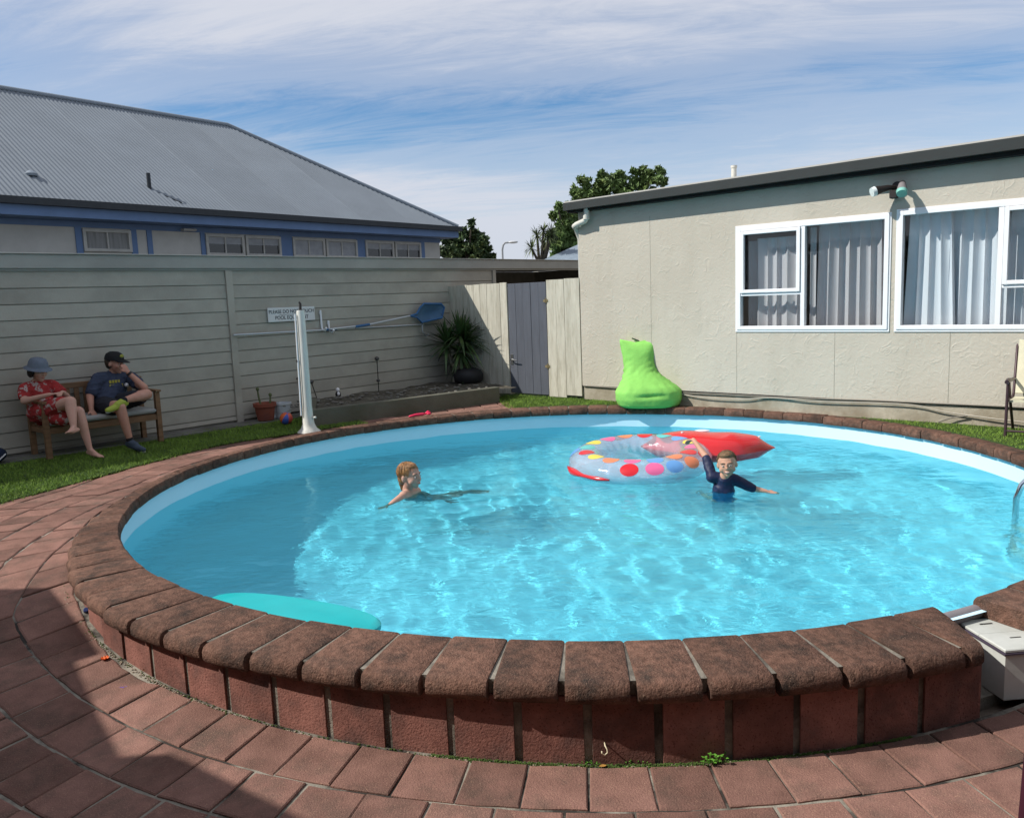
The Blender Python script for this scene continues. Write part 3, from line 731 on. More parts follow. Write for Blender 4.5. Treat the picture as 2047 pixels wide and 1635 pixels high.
# flood light over the windows
fl = thing('security_light', 'black twin security floodlight with sensor fixed under the eaves between the two windows', 'light', BW(4.15, 0, 2.42))
FM = Matrix.Translation(-Vector(fl.location)) @ MBW
m_blk = M('black_plastic', (.03, .024, .022), .45); m_lens = M('lamp_lens', (.62, .68, .66), .15, spec=.6); m_tealens = M('teal_lens', (.22, .50, .42), .15, spec=.6)
def F(x, y, z): return FM @ Vector((x, y, z))
mb = MB(); mb.tube([F(4.12, .001, 2.42), F(4.12, .05, 2.42)], .055, 14); mb.build('base_plate', m_blk, fl, smooth=40)
mb = MB(); mb.tube([F(4.10, .05, 2.42), F(4.05, .10, 2.415), F(3.99, .15, 2.40)], [.02, .03, .038], 10); mb.build('lamp_arm', m_blk, fl, smooth=50)
mb = MB(); mb.tube([F(4.01, .13, 2.405), F(3.95, .19, 2.385)], [.034, .05], 14); o = mb.build('lamp_head', m_blk, fl, smooth=40)
mb = MB(); mb.tube([F(3.949, .191, 2.385), F(3.925, .215, 2.375)], [.052, .046], 14); mb.build('lens', m_lens, fl, smooth=40)
mb = MB(); mb.tube([F(4.15, .05, 2.43), F(4.19, .10, 2.445), F(4.20, .14, 2.42)], [.02, .028, .03], 10); mb.build('lamp_arm', m_blk, fl, smooth=50)
mb = MB(); mb.tube([F(4.195, .13, 2.43), F(4.21, .19, 2.36)], [.036, .052], 14); mb.build('lamp_head', M('grey_lamp_shell', (.22, .2, .2), .4), fl, smooth=40)
mb = MB(); mb.tube([F(4.2105, .192, 2.358), F(4.218, .215, 2.33)], [.055, .05], 14); mb.build('lens', m_tealens, fl, smooth=40)
mb = MB(); mb.box(4.07, 4.135, .045, .125, 2.30, 2.385, FM, bev=.01); mb.build('motion_sensor', m_blk, fl)

# cables along the foot of the wall
m_cable = M('grey_cable', (.20, .18, .15), .7); m_cable2 = M('pale_cable', (.42, .38, .31), .7)
def cable(name, pts, mat, label):
    # catmull-rom through pts
    P = [BW(*p) for p in pts]; o_ = P[0].copy(); out_ = []
    for i in range(len(P) - 1):
        a, b, c, d = P[max(i - 1, 0)], P[i], P[i + 1], P[min(i + 2, len(P) - 1)]
        for k in range(6):
            t_ = k / 6; out_.append(.5 * ((2 * b) + (c - a) * t_ + (2 * a - 5 * b + 4 * c - d) * t_ ** 2 + (3 * b - a - 3 * c + d) * t_ ** 3) - o_)
    out_.append(P[-1] - o_); mb = MB(); mb.tube(out_, .007, 6); ob = mb.build(name, mat, None, smooth='all', **L_(label, 'cable')); ob.location = o_; return ob
cable('wall_cable', [(.02, .008, .185), (.5, .008, .178), (1.2, .008, .172), (1.6, .008, .165), (2.2, .008, .17), (3.0, .008, .172), (3.8, .008, .19), (4.5, .008, .195), (5.2, .008, .2), (6.5, .008, .2)], m_cable, 'dark cable pinned along the foot of the stucco wall')
cable('loose_cable', [(1.45, .010, .155), (1.9, .02, .12), (2.4, .02, .125), (2.75, .010, .16), (3.3, .02, .152), (4.0, .02, .17), (4.35, .02, .165), (4.6, .02, .12), (4.85, .02, .095), (5.2, .03, .07), (6.0, .05, .03)], m_cable2, 'pale cable sagging below the wall, looping towards the folding chair')
cable('cable_tail', [(4.84, .022, .09), (4.7, .03, .06), (4.58, .05, .01)], m_cable, 'short dark cable end hanging down to the grass beneath the window')
# ------------------------------------------------------------------ blue trimmed building behind the garage
Q1 = hit(915, 455, 3.32); Q0 = hit(0, 393, 3.32); HD = (Q0 - Q1); HD.z = 0; HD.normalize(); HN = Vector((HD.y, -HD.x, 0))
if HN.y < 0: HN = -HN
HM = Matrix(((HD.x, -HN.x, 0, Q1.x), (HD.y, -HN.y, 0, Q1.y), (0, 0, 1, 0), (0, 0, 0, 1)))      # x along the eave towards the left, y towards the yard
hall = thing('blue_trimmed_hall', 'long white hall with blue trim and grey corrugated hip roof behind the garage', 'building', (Q1.x, Q1.y, 0))
HL = Matrix.Translation(-Vector((Q1.x, Q1.y, 0))) @ HM
XEND = 24.0; DEP = 8.0; PT = .66; OV = .5
def H(x, y, z): return HL @ Vector((x, y, z))
m_hroof = M('corrugated_iron', (.178, .203, .228), .62, .07, 1.2, spec=.25, rnd=.05)
RH = DEP / 2 * PT; Z0 = 3.32
def roof_side(name, x_at0, x_at1, a0, a1, step_):
    """corrugated sheet sloping up from the eave; corrugations run up the slope"""
# sheets of the long slope, 0.84 m cover each
cw = .084; k = 0; x = 0
sheets = []
xcur = -.02
while xcur < XEND - .1:
    x0 = xcur; x1 = min(xcur + 1.68, XEND)
    mb = MB(); nx = int(round((x1 - x0) / cw * 6)); cols = []
    for i in range(nx + 1):
        xx = x0 + (x1 - x0) * i / nx
        top = min(DEP / 2, max(xx, 0) , XEND - xx)
        top = max(top, .001); hz_ = .0095 * math.cos(2 * math.pi * xx / cw) + (.004 if i < 3 else 0)
        cols.append([(xx, y, Z0 + y * PT + hz_) for y in (0, top)])
    for c in cols:
        for (xx, y, z) in c: mb.v.append(tuple(H(xx, -y + .03 if y == 0 else -y, z)))
    for i in range(nx): mb.f.append((2 * i, 2 * i + 1, 2 * i + 3, 2 * i + 2))
    mb.build('roof_sheet', m_hroof, hall, smooth='all')
    xcur = x1 - .0
    if x1 >= XEND: break
mb = MB(); mb.add([H(0, 0, Z0 - .01), H(DEP / 2, -DEP / 2, Z0 + RH), H(0, -DEP, Z0 - .01)], [(0, 2, 1)])
mb.add([H(XEND, 0, Z0 - .01), H(XEND - DEP / 2, -DEP / 2, Z0 + RH), H(XEND, -DEP, Z0 - .01)], [(0, 1, 2)])
mb.add([H(0, -DEP, Z0 - .01), H(DEP / 2, -DEP / 2, Z0 + RH), H(XEND - DEP / 2, -DEP / 2, Z0 + RH), H(XEND, -DEP, Z0 - .01)], [(0, 3, 2, 1)])
mb.build('roof', m_hroof, hall)
m_ridge = M('ridge_cap', (.20, .235, .27), .5, .06)
mb = MB(); mb.tube([H(-.02, .0, Z0 + .02), H(DEP / 2, -DEP / 2, Z0 + RH + .02), H(XEND - DEP / 2, -DEP / 2, Z0 + RH + .02)], .055, 8); mb.build('ridge_cap', m_ridge, hall, smooth=60)
m_hg = M('hall_gutter', (.028, .033, .038), .5); m_blue = M('blue_paint', (.125, .20, .35), .65, .08, 3.); m_cream = M('cream_wall', (.50, .49, .45), .85, .08, 3.); m_hwin = M('hall_window_frame', (.46, .45, .41), .6)
mb = MB(); mb.box(-.06, XEND, .001, .11, 3.215, 3.335, HL, bev=.004); mb.build('gutter', m_hg, hall)
mb = MB(); mb.box(-.02, XEND, -.025, -.001, 3.05, 3.30, HL, bev=.003); mb.build('fascia_board', m_blue, hall)
mb = MB(); mb.box(-.02, .0, -DEP, -.027, 3.05, 3.30, HL); mb.box(.001, XEND, -OV - .05, -.027, 3.05, 3.075, HL); mb.build('soffit', m_blue, hall)
WX0 = .19
mb = MB(); mb.box(WX0, XEND - .3, -OV - .15, -OV, -.3, 3.048, HL); mb.box(WX0, WX0 + .15, -DEP + .5, -OV - .151, -.3, 3.048, HL); mb.build('wall', m_cream, hall)
mb = MB(); mb.box(WX0 - .01, XEND, -OV + .001, -OV + .02, 2.945, 3.047, HL); mb.build('frieze_board', m_blue, hall)
m_hglass = M('hall_glass', (.012, .014, .018), .08, 0, spec=.7); m_hblind = M('hall_blind', (.34, .35, .36), .9); m_hcurt = M('hall_curtain', (.26, .26, .25), .9, .25, 3., stretch=(8, 8, .5))
def hwin(x0, x1, z0, z1, kind, n):
    mb = MB(); t_ = .055; y0, y1 = -OV + .001, -OV + .05
    mb.box(x0, x0 + t_, y0, y1, z0, z1, HL, bev=.004); mb.box(x1 - t_, x1, y0, y1, z0, z1, HL, bev=.004); mb.box(x0 + t_, x1 - t_, y0, y1 - .001, z0, z0 + t_, HL, bev=.004); mb.box(x0 + t_, x1 - t_, y0, y1 - .001, z1 - t_, z1, HL, bev=.004)
    w_ = mb.build('window', m_hwin, hall)
    a = x0 + t_; b = x1 - t_; st = (b - a) / n
    for i in range(1, n):
        mb = MB(); mb.box(a + st * i - .014, a + st * i + .014, y0, y1 - .012, z0 + t_, z1 - t_, HL); mb.build('glazing_bar', m_hwin, w_)
    for i in range(n):
        mb = MB(); mb.box(a + st * i, a + st * (i + 1) - .001, y0, y0 + .012, z0 + t_, z1 - t_, HL); mb.build('pane', m_hcurt if kind == 'curtain' else (m_hblind if kind == 'blind' else m_hglass), w_)
        if kind == 'half': mb = MB(); mb.box(a + st * i, a + st * (i + 1) - .001, y0, y0 + .016, z0 + t_ + (z1 - z0) * .42, z1 - t_, HL); mb.build('roller_blind', m_hblind, w_)
wins = [(8.74, 9.62, 'curtain', 2), (6.31, 7.20, 'half', 2), (5.38, 6.27, 'half', 2), (4.16, 5.06, 'blind', 2), (3.17, 4.12, 'blind', 2), (1.95, 2.90, 'half', 2), (.96, 1.90, 'half', 2), (12.2, 13.1, 'curtain', 2)]
for x0, x1, kd, n in wins: hwin(x0, x1, 2.50 if kd != 'curtain' else 2.53, 2.925, kd, n)
for x0, x1 in ((9.625, 9.74), (8.62, 8.735), (7.205, 7.30), (5.065, 5.375), (2.905, 3.165), (.80, .955), (8.32, 8.42)):
    mb = MB(); mb.box(x0, x1, -OV + .0012, -OV + .022, -.2, 2.944, HL); mb.build('blue_pilaster' if x1 < 8.3 or x1 > 8.5 else 'downpipe', m_blue, hall)
mb = MB(); mb.box(7.45, 7.72, -OV + .02, -OV + .14, 2.955, 3.0, HL, bev=.01); mb.build('flood_light', M('lamp_grey', (.45, .45, .43), .4), hall)
mb = MB(); mb.tube([H(8.2, -.62, 3.70), H(8.2, -.62, 4.02)], .04, 8); mb.tube([H(8.2, -.62, 3.72), H(7.85, -.15, 3.45)], .014, 6); mb.build('vent_pipe', m_hg, hall, smooth=50)
mb = MB(); mb.lathe([(.09, 0), (.10, .04), (.04, .09), (.001, .1)], H(10.26, -.71, 3.79), 10); mb.build('roof_vent', m_ridge, hall, smooth=50)

# ------------------------------------------------------------------ far roofs, street lamp
far = thing('distant_house', 'distant house with a low grey roof and white gutter seen past the motel corner', 'house', (2.2, 25, 0))
def aw(p): return p - Vector(far.location)
a = aty(1072, 527, 24); b = aty(1240, 466, 24); 
mb = MB(); xs_ = [aw(v) for v in (aty(1070, 527, 24), aty(1165, 487, 24), aty(1165, 487, 30) , aty(1070, 527, 24) + Vector((0, 6, 0)))]
zr = aty(1165, 487, 24).z; ze = aty(1072, 526, 24).z
P = [Vector((a.x, 24, ze)), Vector((a.x + 3.4, 24, ze)), Vector((a.x + 2.0, 26.5, ze + .85)), Vector((a.x + 5.4, 26.5, ze + .85)), Vector((a.x, 29, ze)), Vector((a.x + 5.4, 24, ze)), Vector((a.x + 5.4, 29, ze))]
mb = MB(); mb.add([aw(P[0]), aw(P[5]), aw(P[3]), aw(P[2])], [(0, 1, 2, 3)]); mb.add([aw(P[0]), aw(P[2]), aw(P[4])], [(0, 1, 2)]); mb.add([aw(P[4]), aw(P[2]), aw(P[3]), aw(P[6])], [(0, 1, 2, 3)]); mb.build('roof', M('far_roof', (.22, .27, .32), .6), far)
mb = MB(); mb.box(aw(P[0]).x + .05, aw(P[0]).x + 5.3, -1, 3.9, -.5, ze - .12); mb.build('wall', m_cream, far)
mb = MB(); mb.box(aw(P[0]).x + .4, aw(P[0]).x + 5.4, -1.12, -1.01, ze - .08, ze + .0); mb.build('gutter', M('far_gutter', (.8, .78, .72), .5), far)
lp = aty(1005, 522, 28)
lamp = thing('street_lamp', 'slim grey street lamp with a curved arm rising beyond the garage roof', 'street lamp', (lp.x, 28, 0))
t1 = aty(1006, 500, 28).z; t2 = aty(1008, 487, 28); t3 = aty(1022, 484.5, 28)
mb = MB(); mb.tube([(0, 0, -.1), (0, 0, t1), (.03, 0, t2.z - .06), (.10, 0, t2.z + .02), (t3.x - lp.x - .05, 0, t3.z)], .032, 8); mb.build('pole', M('lamp_pole', (.30, .31, .32), .5), lamp, smooth=50)
mb = MB(); mb.ell((t3.x - lp.x + .06, 0, t3.z), .17, .09, .045); mb.build('lamp_head', M('lamp_head_grey', (.55, .55, .55), .4), lamp, smooth='all')

# ------------------------------------------------------------------ trees
def leafmass(name, parent, centres, n, size, mat, seed, aspect=2.2, droop=0.):
    r_ = np.random.default_rng(seed); V = []; nn = 0
    wt = np.array([c[3] ** 1.6 for c in centres]); wt = wt / wt.sum()
    pick = r_.choice(len(centres), n, p=wt); C = np.array([c[:3] for c in centres])[pick]; RR = np.array([c[3] for c in centres])[pick]; SQ = np.array([c[4] if len(c) > 4 else 1. for c in centres])[pick]
    d = r_.normal(size=(n, 3)); d /= np.linalg.norm(d, axis=1)[:, None]; rad = RR * r_.random(n) ** .5
    P = C + d * rad[:, None] * np.stack([np.ones(n), np.ones(n), SQ], 1)
    a = r_.normal(size=(n, 3)) + d * .6; a[:, 2] -= droop; a /= np.linalg.norm(a, axis=1)[:, None]
    b = np.cross(a, r_.normal(size=(n, 3))); b /= np.linalg.norm(b, axis=1)[:, None]
    s_ = size * r_.uniform(.5, 1.25, n)[:, None]; w_ = s_ / aspect
    V = np.stack([P - a * s_, P - b * w_, P + a * s_, P + b * w_], 1).reshape(-1, 3)
    me = bpy.data.meshes.new(name); me.vertices.add(4 * n); me.vertices.foreach_set('co', V.ravel().astype(np.float32)); me.loops.add(4 * n); me.loops.foreach_set('vertex_index', np.arange(4 * n, dtype=np.int32))
    me.polygons.add(n); me.polygons.foreach_set('loop_start', np.arange(0, 4 * n, 4, dtype=np.int32)); me.polygons.foreach_set('loop_total', np.full(n, 4, np.int32)); me.update()
    o = bpy.data.objects.new(name, me); COL.objects.link(o); me.materials.append(mat); o.parent = parent; return o
m_bark = M('bark', (.10, .08, .06), .95, .3, 12., .01, 40)
m_leaf1 = M('leaf_dark', (.045, .075, .028), .6, .5, 1.6, col2=(.13, .15, .04), c2scale=2.4, c2lo=.52, c2hi=.72, spec=.3); m_leaf2 = M('leaf_mid', (.10, .16, .045), .6, .45, 1.8, col2=(.15, .20, .05), c2scale=3., c2lo=.5, c2hi=.7, spec=.35)
m_leaf3 = M('leaf_cordyline', (.10, .13, .05), .6, .4, 3., spec=.3)
def tree(name, label, y, x, ztop, blobs, n, size, mat, seed, aspect=2.2, base=-.1, droop=0., limbs=None):
    r2 = random.Random(seed); tuft = []
    for c in blobs:
        for q in range(7):
            a = r2.uniform(0, 6.28); e = r2.uniform(-.4, 1.4); rr_ = c[3] * r2.uniform(.75, 1.2); tuft.append((c[0] + math.cos(a) * math.cos(e) * rr_, c[1] + math.sin(a) * math.cos(e) * rr_, c[2] + math.sin(e) * rr_, c[3] * r2.uniform(.14, .32)))
    blobs = [(*c[:3], c[3] * .74, *c[4:]) for c in blobs]; limbs = list(blobs); blobs = blobs + tuft
    t_ = thing(name, label, 'tree', (x, y, 0)); mb = MB(); zc = ztop
    mb.tube([(0, 0, base), (.03, .02, zc * .35), (-.03, 0, zc * .6), (.02, 0, zc * .9)], [.16, .12, .08, .02], 8)
    for c in blobs[:10]:
        c0 = Vector((0, 0, max(zc * .35, c[2] - 1.1))); mb.tube([c0, c0.lerp(Vector(c[:3]), .5) + Vector((0, 0, -.05)), Vector(c[:3])], [.06, .04, .012], 6)
    mb.build('trunk', m_bark, t_, smooth=60); leafmass('crown', t_, blobs, n, size, mat, seed, aspect, droop); return t_
def px_blobs(y, x0, lst):
    out_ = []
    for (px, py, rp, *sq) in lst:
        p = aty(px, py, y); out_.append((p.x - x0, rng.uniform(-.5, .5), p.z, rp * y / FPX, *(sq or [1.])))
    return out_
x0 = aty(935, 500, 30).x
tree('conifer_tree', 'dark bushy conifer with a pointed leader beside the hall roof', 30, x0, 4.0, px_blobs(30, x0, [(920, 500, 22), (905, 488, 15), (945, 495, 26), (962, 508, 20), (975, 518, 13), (943, 470, 17), (943, 452, 7, 1.6), (943, 443, 3.5, 2.5), (925, 470, 12), (958, 473, 11), (968, 487, 11), (905, 515, 18), (890, 505, 16), (890, 480, 9), (985, 517, 7), (930, 530, 30), (965, 535, 25), (900, 535, 25)]), 6500, .13, m_leaf1, 3, 1.8)
x0 = aty(1230, 400, 24).x
tree('broadleaf_tree', 'tall leafy green tree with feathery tips rising behind the motel roof', 24, x0, 4.2, px_blobs(24, x0, [(1170, 390, 26), (1200, 378, 24), (1235, 372, 25), (1270, 366, 24), (1300, 362, 18), (1315, 350, 8, 1.5), (1285, 347, 9, 1.3), (1245, 352, 9, 1.3), (1212, 357, 8, 1.3), (1170, 363, 9, 1.3), (1152, 380, 10), (1300, 344, 6, 1.6), (1190, 400, 30), (1240, 400, 30), (1290, 395, 26), (1320, 368, 10), (1160, 410, 25)]), 6500, .10, m_leaf2, 5, 2.4, droop=.2)
x0 = aty(1130, 450, 27).x
tree('shrubby_tree', 'round dark green tree against the motel corner under the gutter', 27, x0, 3.6, px_blobs(27, x0, [(1125, 430, 20), (1140, 455, 26), (1118, 470, 20), (1135, 490, 24), (1110, 490, 18), (1160, 440, 22), (1115, 415, 8, 1.4), (1105, 435, 7), (1150, 480, 26), (1165, 505, 22), (1120, 512, 18)]), 5200, .115, m_leaf2, 9, 2.)
x0 = aty(1085, 500, 25).x
ct = thing('cabbage_tree', 'thin multi stemmed cabbage tree with tufts of strappy leaves right of the street lamp', 'tree', (x0, 25, 0))
mb = MB(); tips = []
for px, py, pb in ((1074, 470, 1078), (1086, 462, 1082), (1095, 475, 1086), (1062, 497, 1077), (1103, 468, 1088), (1090, 488, 1084)):
    tp = aty(px, py, 25); bt = aty(pb, 525, 25); tips.append((tp.x - x0, rng.uniform(-.3, .3), tp.z))
    mb.tube([(bt.x - x0, 0, -.1), (bt.x - x0, 0, bt.z), (tp.x - x0, tips[-1][1], tp.z)], [.07, .05, .03], 6)
mb.build('trunk', m_bark, ct, smooth=60)
mb = MB()
for (tx, ty, tz) in tips:
    for k in range(70):
        d = Vector((rng.gauss(0, 1), rng.gauss(0, 1), rng.gauss(.2, .9))).normalized(); ln = rng.uniform(.25, .42); s_ = d.cross(Vector((0, 0, 1))).normalized() * .014 if abs(d.z) < .98 else Vector((.014, 0, 0))
        p0 = Vector((tx, ty, tz)); p1 = p0 + d * ln * .6; p2 = p0 + d * ln + Vector((0, 0, -.12 * rng.random()))
        mb.add([p0 - s_, p0 + s_, p1 + s_, p1 - s_, p2], [(0, 1, 2, 3), (3, 2, 4)])
mb.build('crown', m_leaf3, ct)
# ------------------------------------------------------------------ left side things
def gw_frame(s, out, rz=0.):
    """placement on the garage side: local x along the wall, local y away from it"""
    p = GW(s, out); return p
GA = math.atan2(WD.y, WD.x)
GRZ = GA
def GM(s, out, z=0.): return Matrix.Translation(GW(s, out, z)) @ Matrix(((WD.x, WN.x, 0, 0), (WD.y, WN.y, 0, 0), (0, 0, 1, 0), (0, 0, 0, 1)))
def local(root): return Matrix.Translation(-Vector(root.location))

# white post
pp = Vector((-2.36, 9.40, -.01)); post = thing('white_post', 'tall white round post with a flared foot and dark stub at the pool edge', 'post', pp)
m_post = M('post_paint', (.62, .61, .55), .55, .08, 6., .0012, 50, col2=(.45, .43, .36), c2scale=4., c2lo=.55, c2hi=.8, stretch=(1, 1, .4))
mb = MB(); mb.lathe([(.135, 0), (.132, .010), (.09, .045), (.067, .10), (.058, .20), (.053, .30), (.046, 1.38), (.041, 1.40)], n=28); mb.build('shaft', m_post, post, smooth=50)
mb = MB(); mb.tube([(-.066, -.046, .20), (-.054, -.038, 1.36)], .009, 8); mb.build('side_conduit', m_white, post, smooth=60)
mb = MB(); mb.tube([(.0, 0, 1.401), (.0, 0, 1.42), (.004, 0, 1.47), (-.008, 0, 1.495)], [.02, .016, .014, .010], 8); mb.build('top_stub', m_blk, post, smooth=60)
mb = MB(); mb.tube([(-.058, -.03, .83), (-.078, -.04, .83)], .016, 8); mb.build('cleat', m_blk, post, smooth=60)
mb = MB(); mb.tube([(.06, -.03, .17), (.10, -.045, .175)], .012, 8); mb.build('tap_nub', m_post, post, smooth=60)

# sign
sg = thing('pool_sign', 'white rectangular notice with two lines of black capitals on the weatherboards', 'sign', GW(-2.93, .03, 1.335))
SM = Matrix.Rotation(GA, 4, 'Z')
def SGM(s, out, z): return Vector((WD.x * s + WN.x * out, WD.y * s + WN.y * out, z))
mb = MB(); mb.box(-.36, .36, 0, .006, -.092, .092, Matrix(((WD.x, WN.x, 0, 0), (WD.y, WN.y, 0, 0), (0, 0, 1, 0), (0, 0, 0, 1))), bev=.002); mb.build('sign_board', M('sign_white', (.66, .66, .64), .5, .03), sg)
def text(body, size, parent, loc, rot, mat, ext=.001, sx=1.):
    cu = bpy.data.curves.new('lettering', 'FONT'); cu.body = body; cu.size = size; cu.align_x = 'CENTER'; cu.align_y = 'CENTER'; cu.extrude = ext
    ob = bpy.data.objects.new('lettering', cu); COL.objects.link(ob); dg = bpy.context.evaluated_depsgraph_get(); me = bpy.data.meshes.new_from_object(ob.evaluated_get(dg)); bpy.data.objects.remove(ob)
    me.name = 'lettering'; me.materials.clear(); me.materials.append(mat); me.transform(Matrix.Diagonal((sx, 1, 1, 1))); o = bpy.data.objects.new('lettering', me); COL.objects.link(o); o.parent = parent; o.location = loc; o.rotation_euler = rot; return o
m_ink = M('sign_ink', (.03, .03, .035), .6, 0)
text('PLEASE DO NOT TOUCH', .066, sg, SGM(0, .008, .036), (R(90), 0, GA), m_ink, sx=.93)
text('POOL EQUIPMENT', .066, sg, SGM(0, .008, -.042), (R(90), 0, GA), m_ink, sx=.93)
mb = MB(); mb.box(-.19, .13, .0062, .0075, -.006, -.002, Matrix(((WD.x, WN.x, 0, 0), (WD.y, WN.y, 0, 0), (0, 0, 1, 0), (0, 0, 0, 1)))); mb.build('underline', m_ink, sg)

# pool poles and net on wall hooks
m_alu = M('aluminium_pole', (.50, .53, .56), .35, .05, metal=.5); m_bluepl = M('blue_plastic', (.035, .12, .27), .45); m_mesh = M('net_mesh', (.075, .15, .25), .85)
o0 = GW(-2.3, .08, 1.10)
def rel(o): return lambda s, out, z: GW(s, out, z) - o
q_ = rel(o0); vac = thing('pool_vacuum_pole', 'long thin silver pole lying level on the wall hooks below the sign', 'pole', o0)
mb = MB(); mb.tube([q_(-3.82, .07, 1.112), q_(-.62, .07, 1.085)], .011, 8); mb.build('pole_tube', m_alu, vac, smooth=60)
mb = MB(); mb.tube([q_(-2.45, .07, 1.101), q_(-2.25, .07, 1.099)], .016, 8); mb.build('grip', m_bluepl, vac, smooth=60)
net = thing('pool_leaf_net', 'pool net with a blue scoop head on a silver pole hung on the wall', 'net', o0)
mb = MB(); mb.tube([q_(-2.4, .10, 1.105), q_(-1.75, .10, 1.13), q_(-.92, .10, 1.225)], .014, 8); mb.build('pole_tube', m_alu, net, smooth=60)
mb = MB(); mb.tube([q_(-1.95, .101, 1.118), q_(-1.7, .101, 1.137)], .019, 8); mb.build('grip', m_bluepl, net, smooth=60)
rimp = [(-.92, .11, 1.225), (-.80, .12, 1.25), (-.74, .13, 1.34), (-.66, .14, 1.40), (-.32, .16, 1.385), (-.27, .17, 1.33), (-.33, .17, 1.17), (-.72, .13, 1.12), (-.80, .12, 1.20), (-.90, .11, 1.222)]
mb = MB(); mb.tube([q_(*p) for p in rimp], .016, 8); mb.build('net_frame', m_bluepl, net, smooth=60)
mb = MB(); c_ = q_(-.52, .04, 1.27); ring_ = [q_(*p) for p in rimp[1:9]]; nr = len(ring_)
vs = list(ring_) + [r_.lerp(c_, .55) + Vector((0, 0, -.02)) for r_ in ring_] + [c_]
mb.add(vs, [(i, (i + 1) % nr, nr + (i + 1) % nr, nr + i) for i in range(nr)] + [(nr + i, nr + (i + 1) % nr, 2 * nr) for i in range(nr)]); mb.build('net_bag', m_mesh, net, smooth='all')
for i, (s_, za, zb, lab) in enumerate(((-2.47, 1.115, 1.37, 'tall thin white bracket on the wall just right of the sign'), (-2.35, 1.08, 1.225, 'short white bracket on the wall between the tall bracket and the net'))):
    o = thing('wall_bracket', lab, 'bracket', GW(s_, .03, zb - .1), group='white pole brackets on the garage wall'); qq = rel(Vector(o.location))
    mb = MB(); mb.tube([qq(s_, .025, zb), qq(s_ + .004, .03, za), qq(s_ + .006, .10, za - .02), qq(s_ + .006, .13, za + .015)], .015, 8); mb.build('arm', m_white, o, smooth=60)
    mb = MB(); mb.tube([qq(s_, .018, zb - .04), qq(s_, .024, zb - .04)], .02, 8); mb.build('screw_plate', m_white, o)
# hose reel dangling strap by the net
mb = MB(); qo = GW(-.62, .1, 1.1); mb.tube([GW(-.66, .08, 1.12) - qo, GW(-.68, .09, .98) - qo, GW(-.60, .09, .90) - qo, GW(-.55, .09, .93) - qo], .012, 6); ob = mb.build('hanging_hose', M('pale_hose', (.35, .37, .38), .5), None, smooth='all', **L_('short grey hose end hanging under the blue scoop net', 'hose')); ob.location = qo

# planter bed
m_plt = M('planter_render', (.13, .125, .095), .9, .2, 4., .004, 40, col2=(.075, .075, .05), c2scale=2.)
pa, pb_ = Vector((-2.43, 9.72, 0)), Vector((-.17, 11.50, 0)); PMd = (pb_ - pa); PLn = PMd.length
PM = frame2((pa.x, pa.y), (PMd.x, PMd.y)); PLm = Matrix.Translation(-pa) @ PM
plant = thing('planter_bed', 'low rendered retaining wall holding a dry soil bed in front of the weatherboards', 'planter', pa)
mb = MB(); mb.box(-.05, PLn, 0, .10, -.06, .20, PLm, bev=.006); mb.build('front_wall', m_plt, plant)
sw = GW(-2.72, .03) - pa; mb = MB(); mb.box(.06, sw.length, 0, .08, -.06, .198, frame2((0, 0), (sw.x, sw.y)) @ Matrix.Translation((0, -.08, 0)), bev=.006); mb.build('side_wall', m_plt, plant)
swl = PM.inverted() @ (pa + sw)
m_soil = M('dry_soil', (.075, .066, .05), .95, .4, 14., .02, 30, col2=(.13, .12, .09), c2scale=9.)
mb = MB(); nn = 26
for j in range(nn):
    for i in range(nn * 2):
        y = .101 + 1.55 * j / (nn - 1); x = y * swl.x / swl.y; x = x + (PLn + .4 - x) * i / (nn * 2 - 1); z = .160 + .03 * mnoise.noise(Vector((x * 3, y * 3, 2))) + .012 * mnoise.noise(Vector((x * 11, y * 11, 7)))
        p = PLm @ Vector((x, y, z)); w_ = p + pa; so_ = wall_out(w_); 
        if so_ < .0: p = p + WN * (-so_)
        mb.v.append(tuple(p))
for j in range(nn - 1):
    for i in range(nn * 2 - 1): a = j * nn * 2 + i; mb.f.append((a, a + 1, a + nn * 2 + 1, a + nn * 2))
mb.build('soil', m_soil, plant, smooth='all')
# stones and litter in bed
mb = MB()
for k in range(120):
    p = PLm @ Vector((rng.uniform(0, PLn), rng.uniform(.15, 1.1), .19)); r_ = rng.uniform(.012, .035)
    if wall_out(p + pa) > .03: mb.ell(p, r_, r_ * rng.uniform(.6, 1), r_ * .5, nu=6, nv=4)
mb.build('bed_stones', M('bed_stone', (.16, .15, .13), .9), plant, kind='stuff')

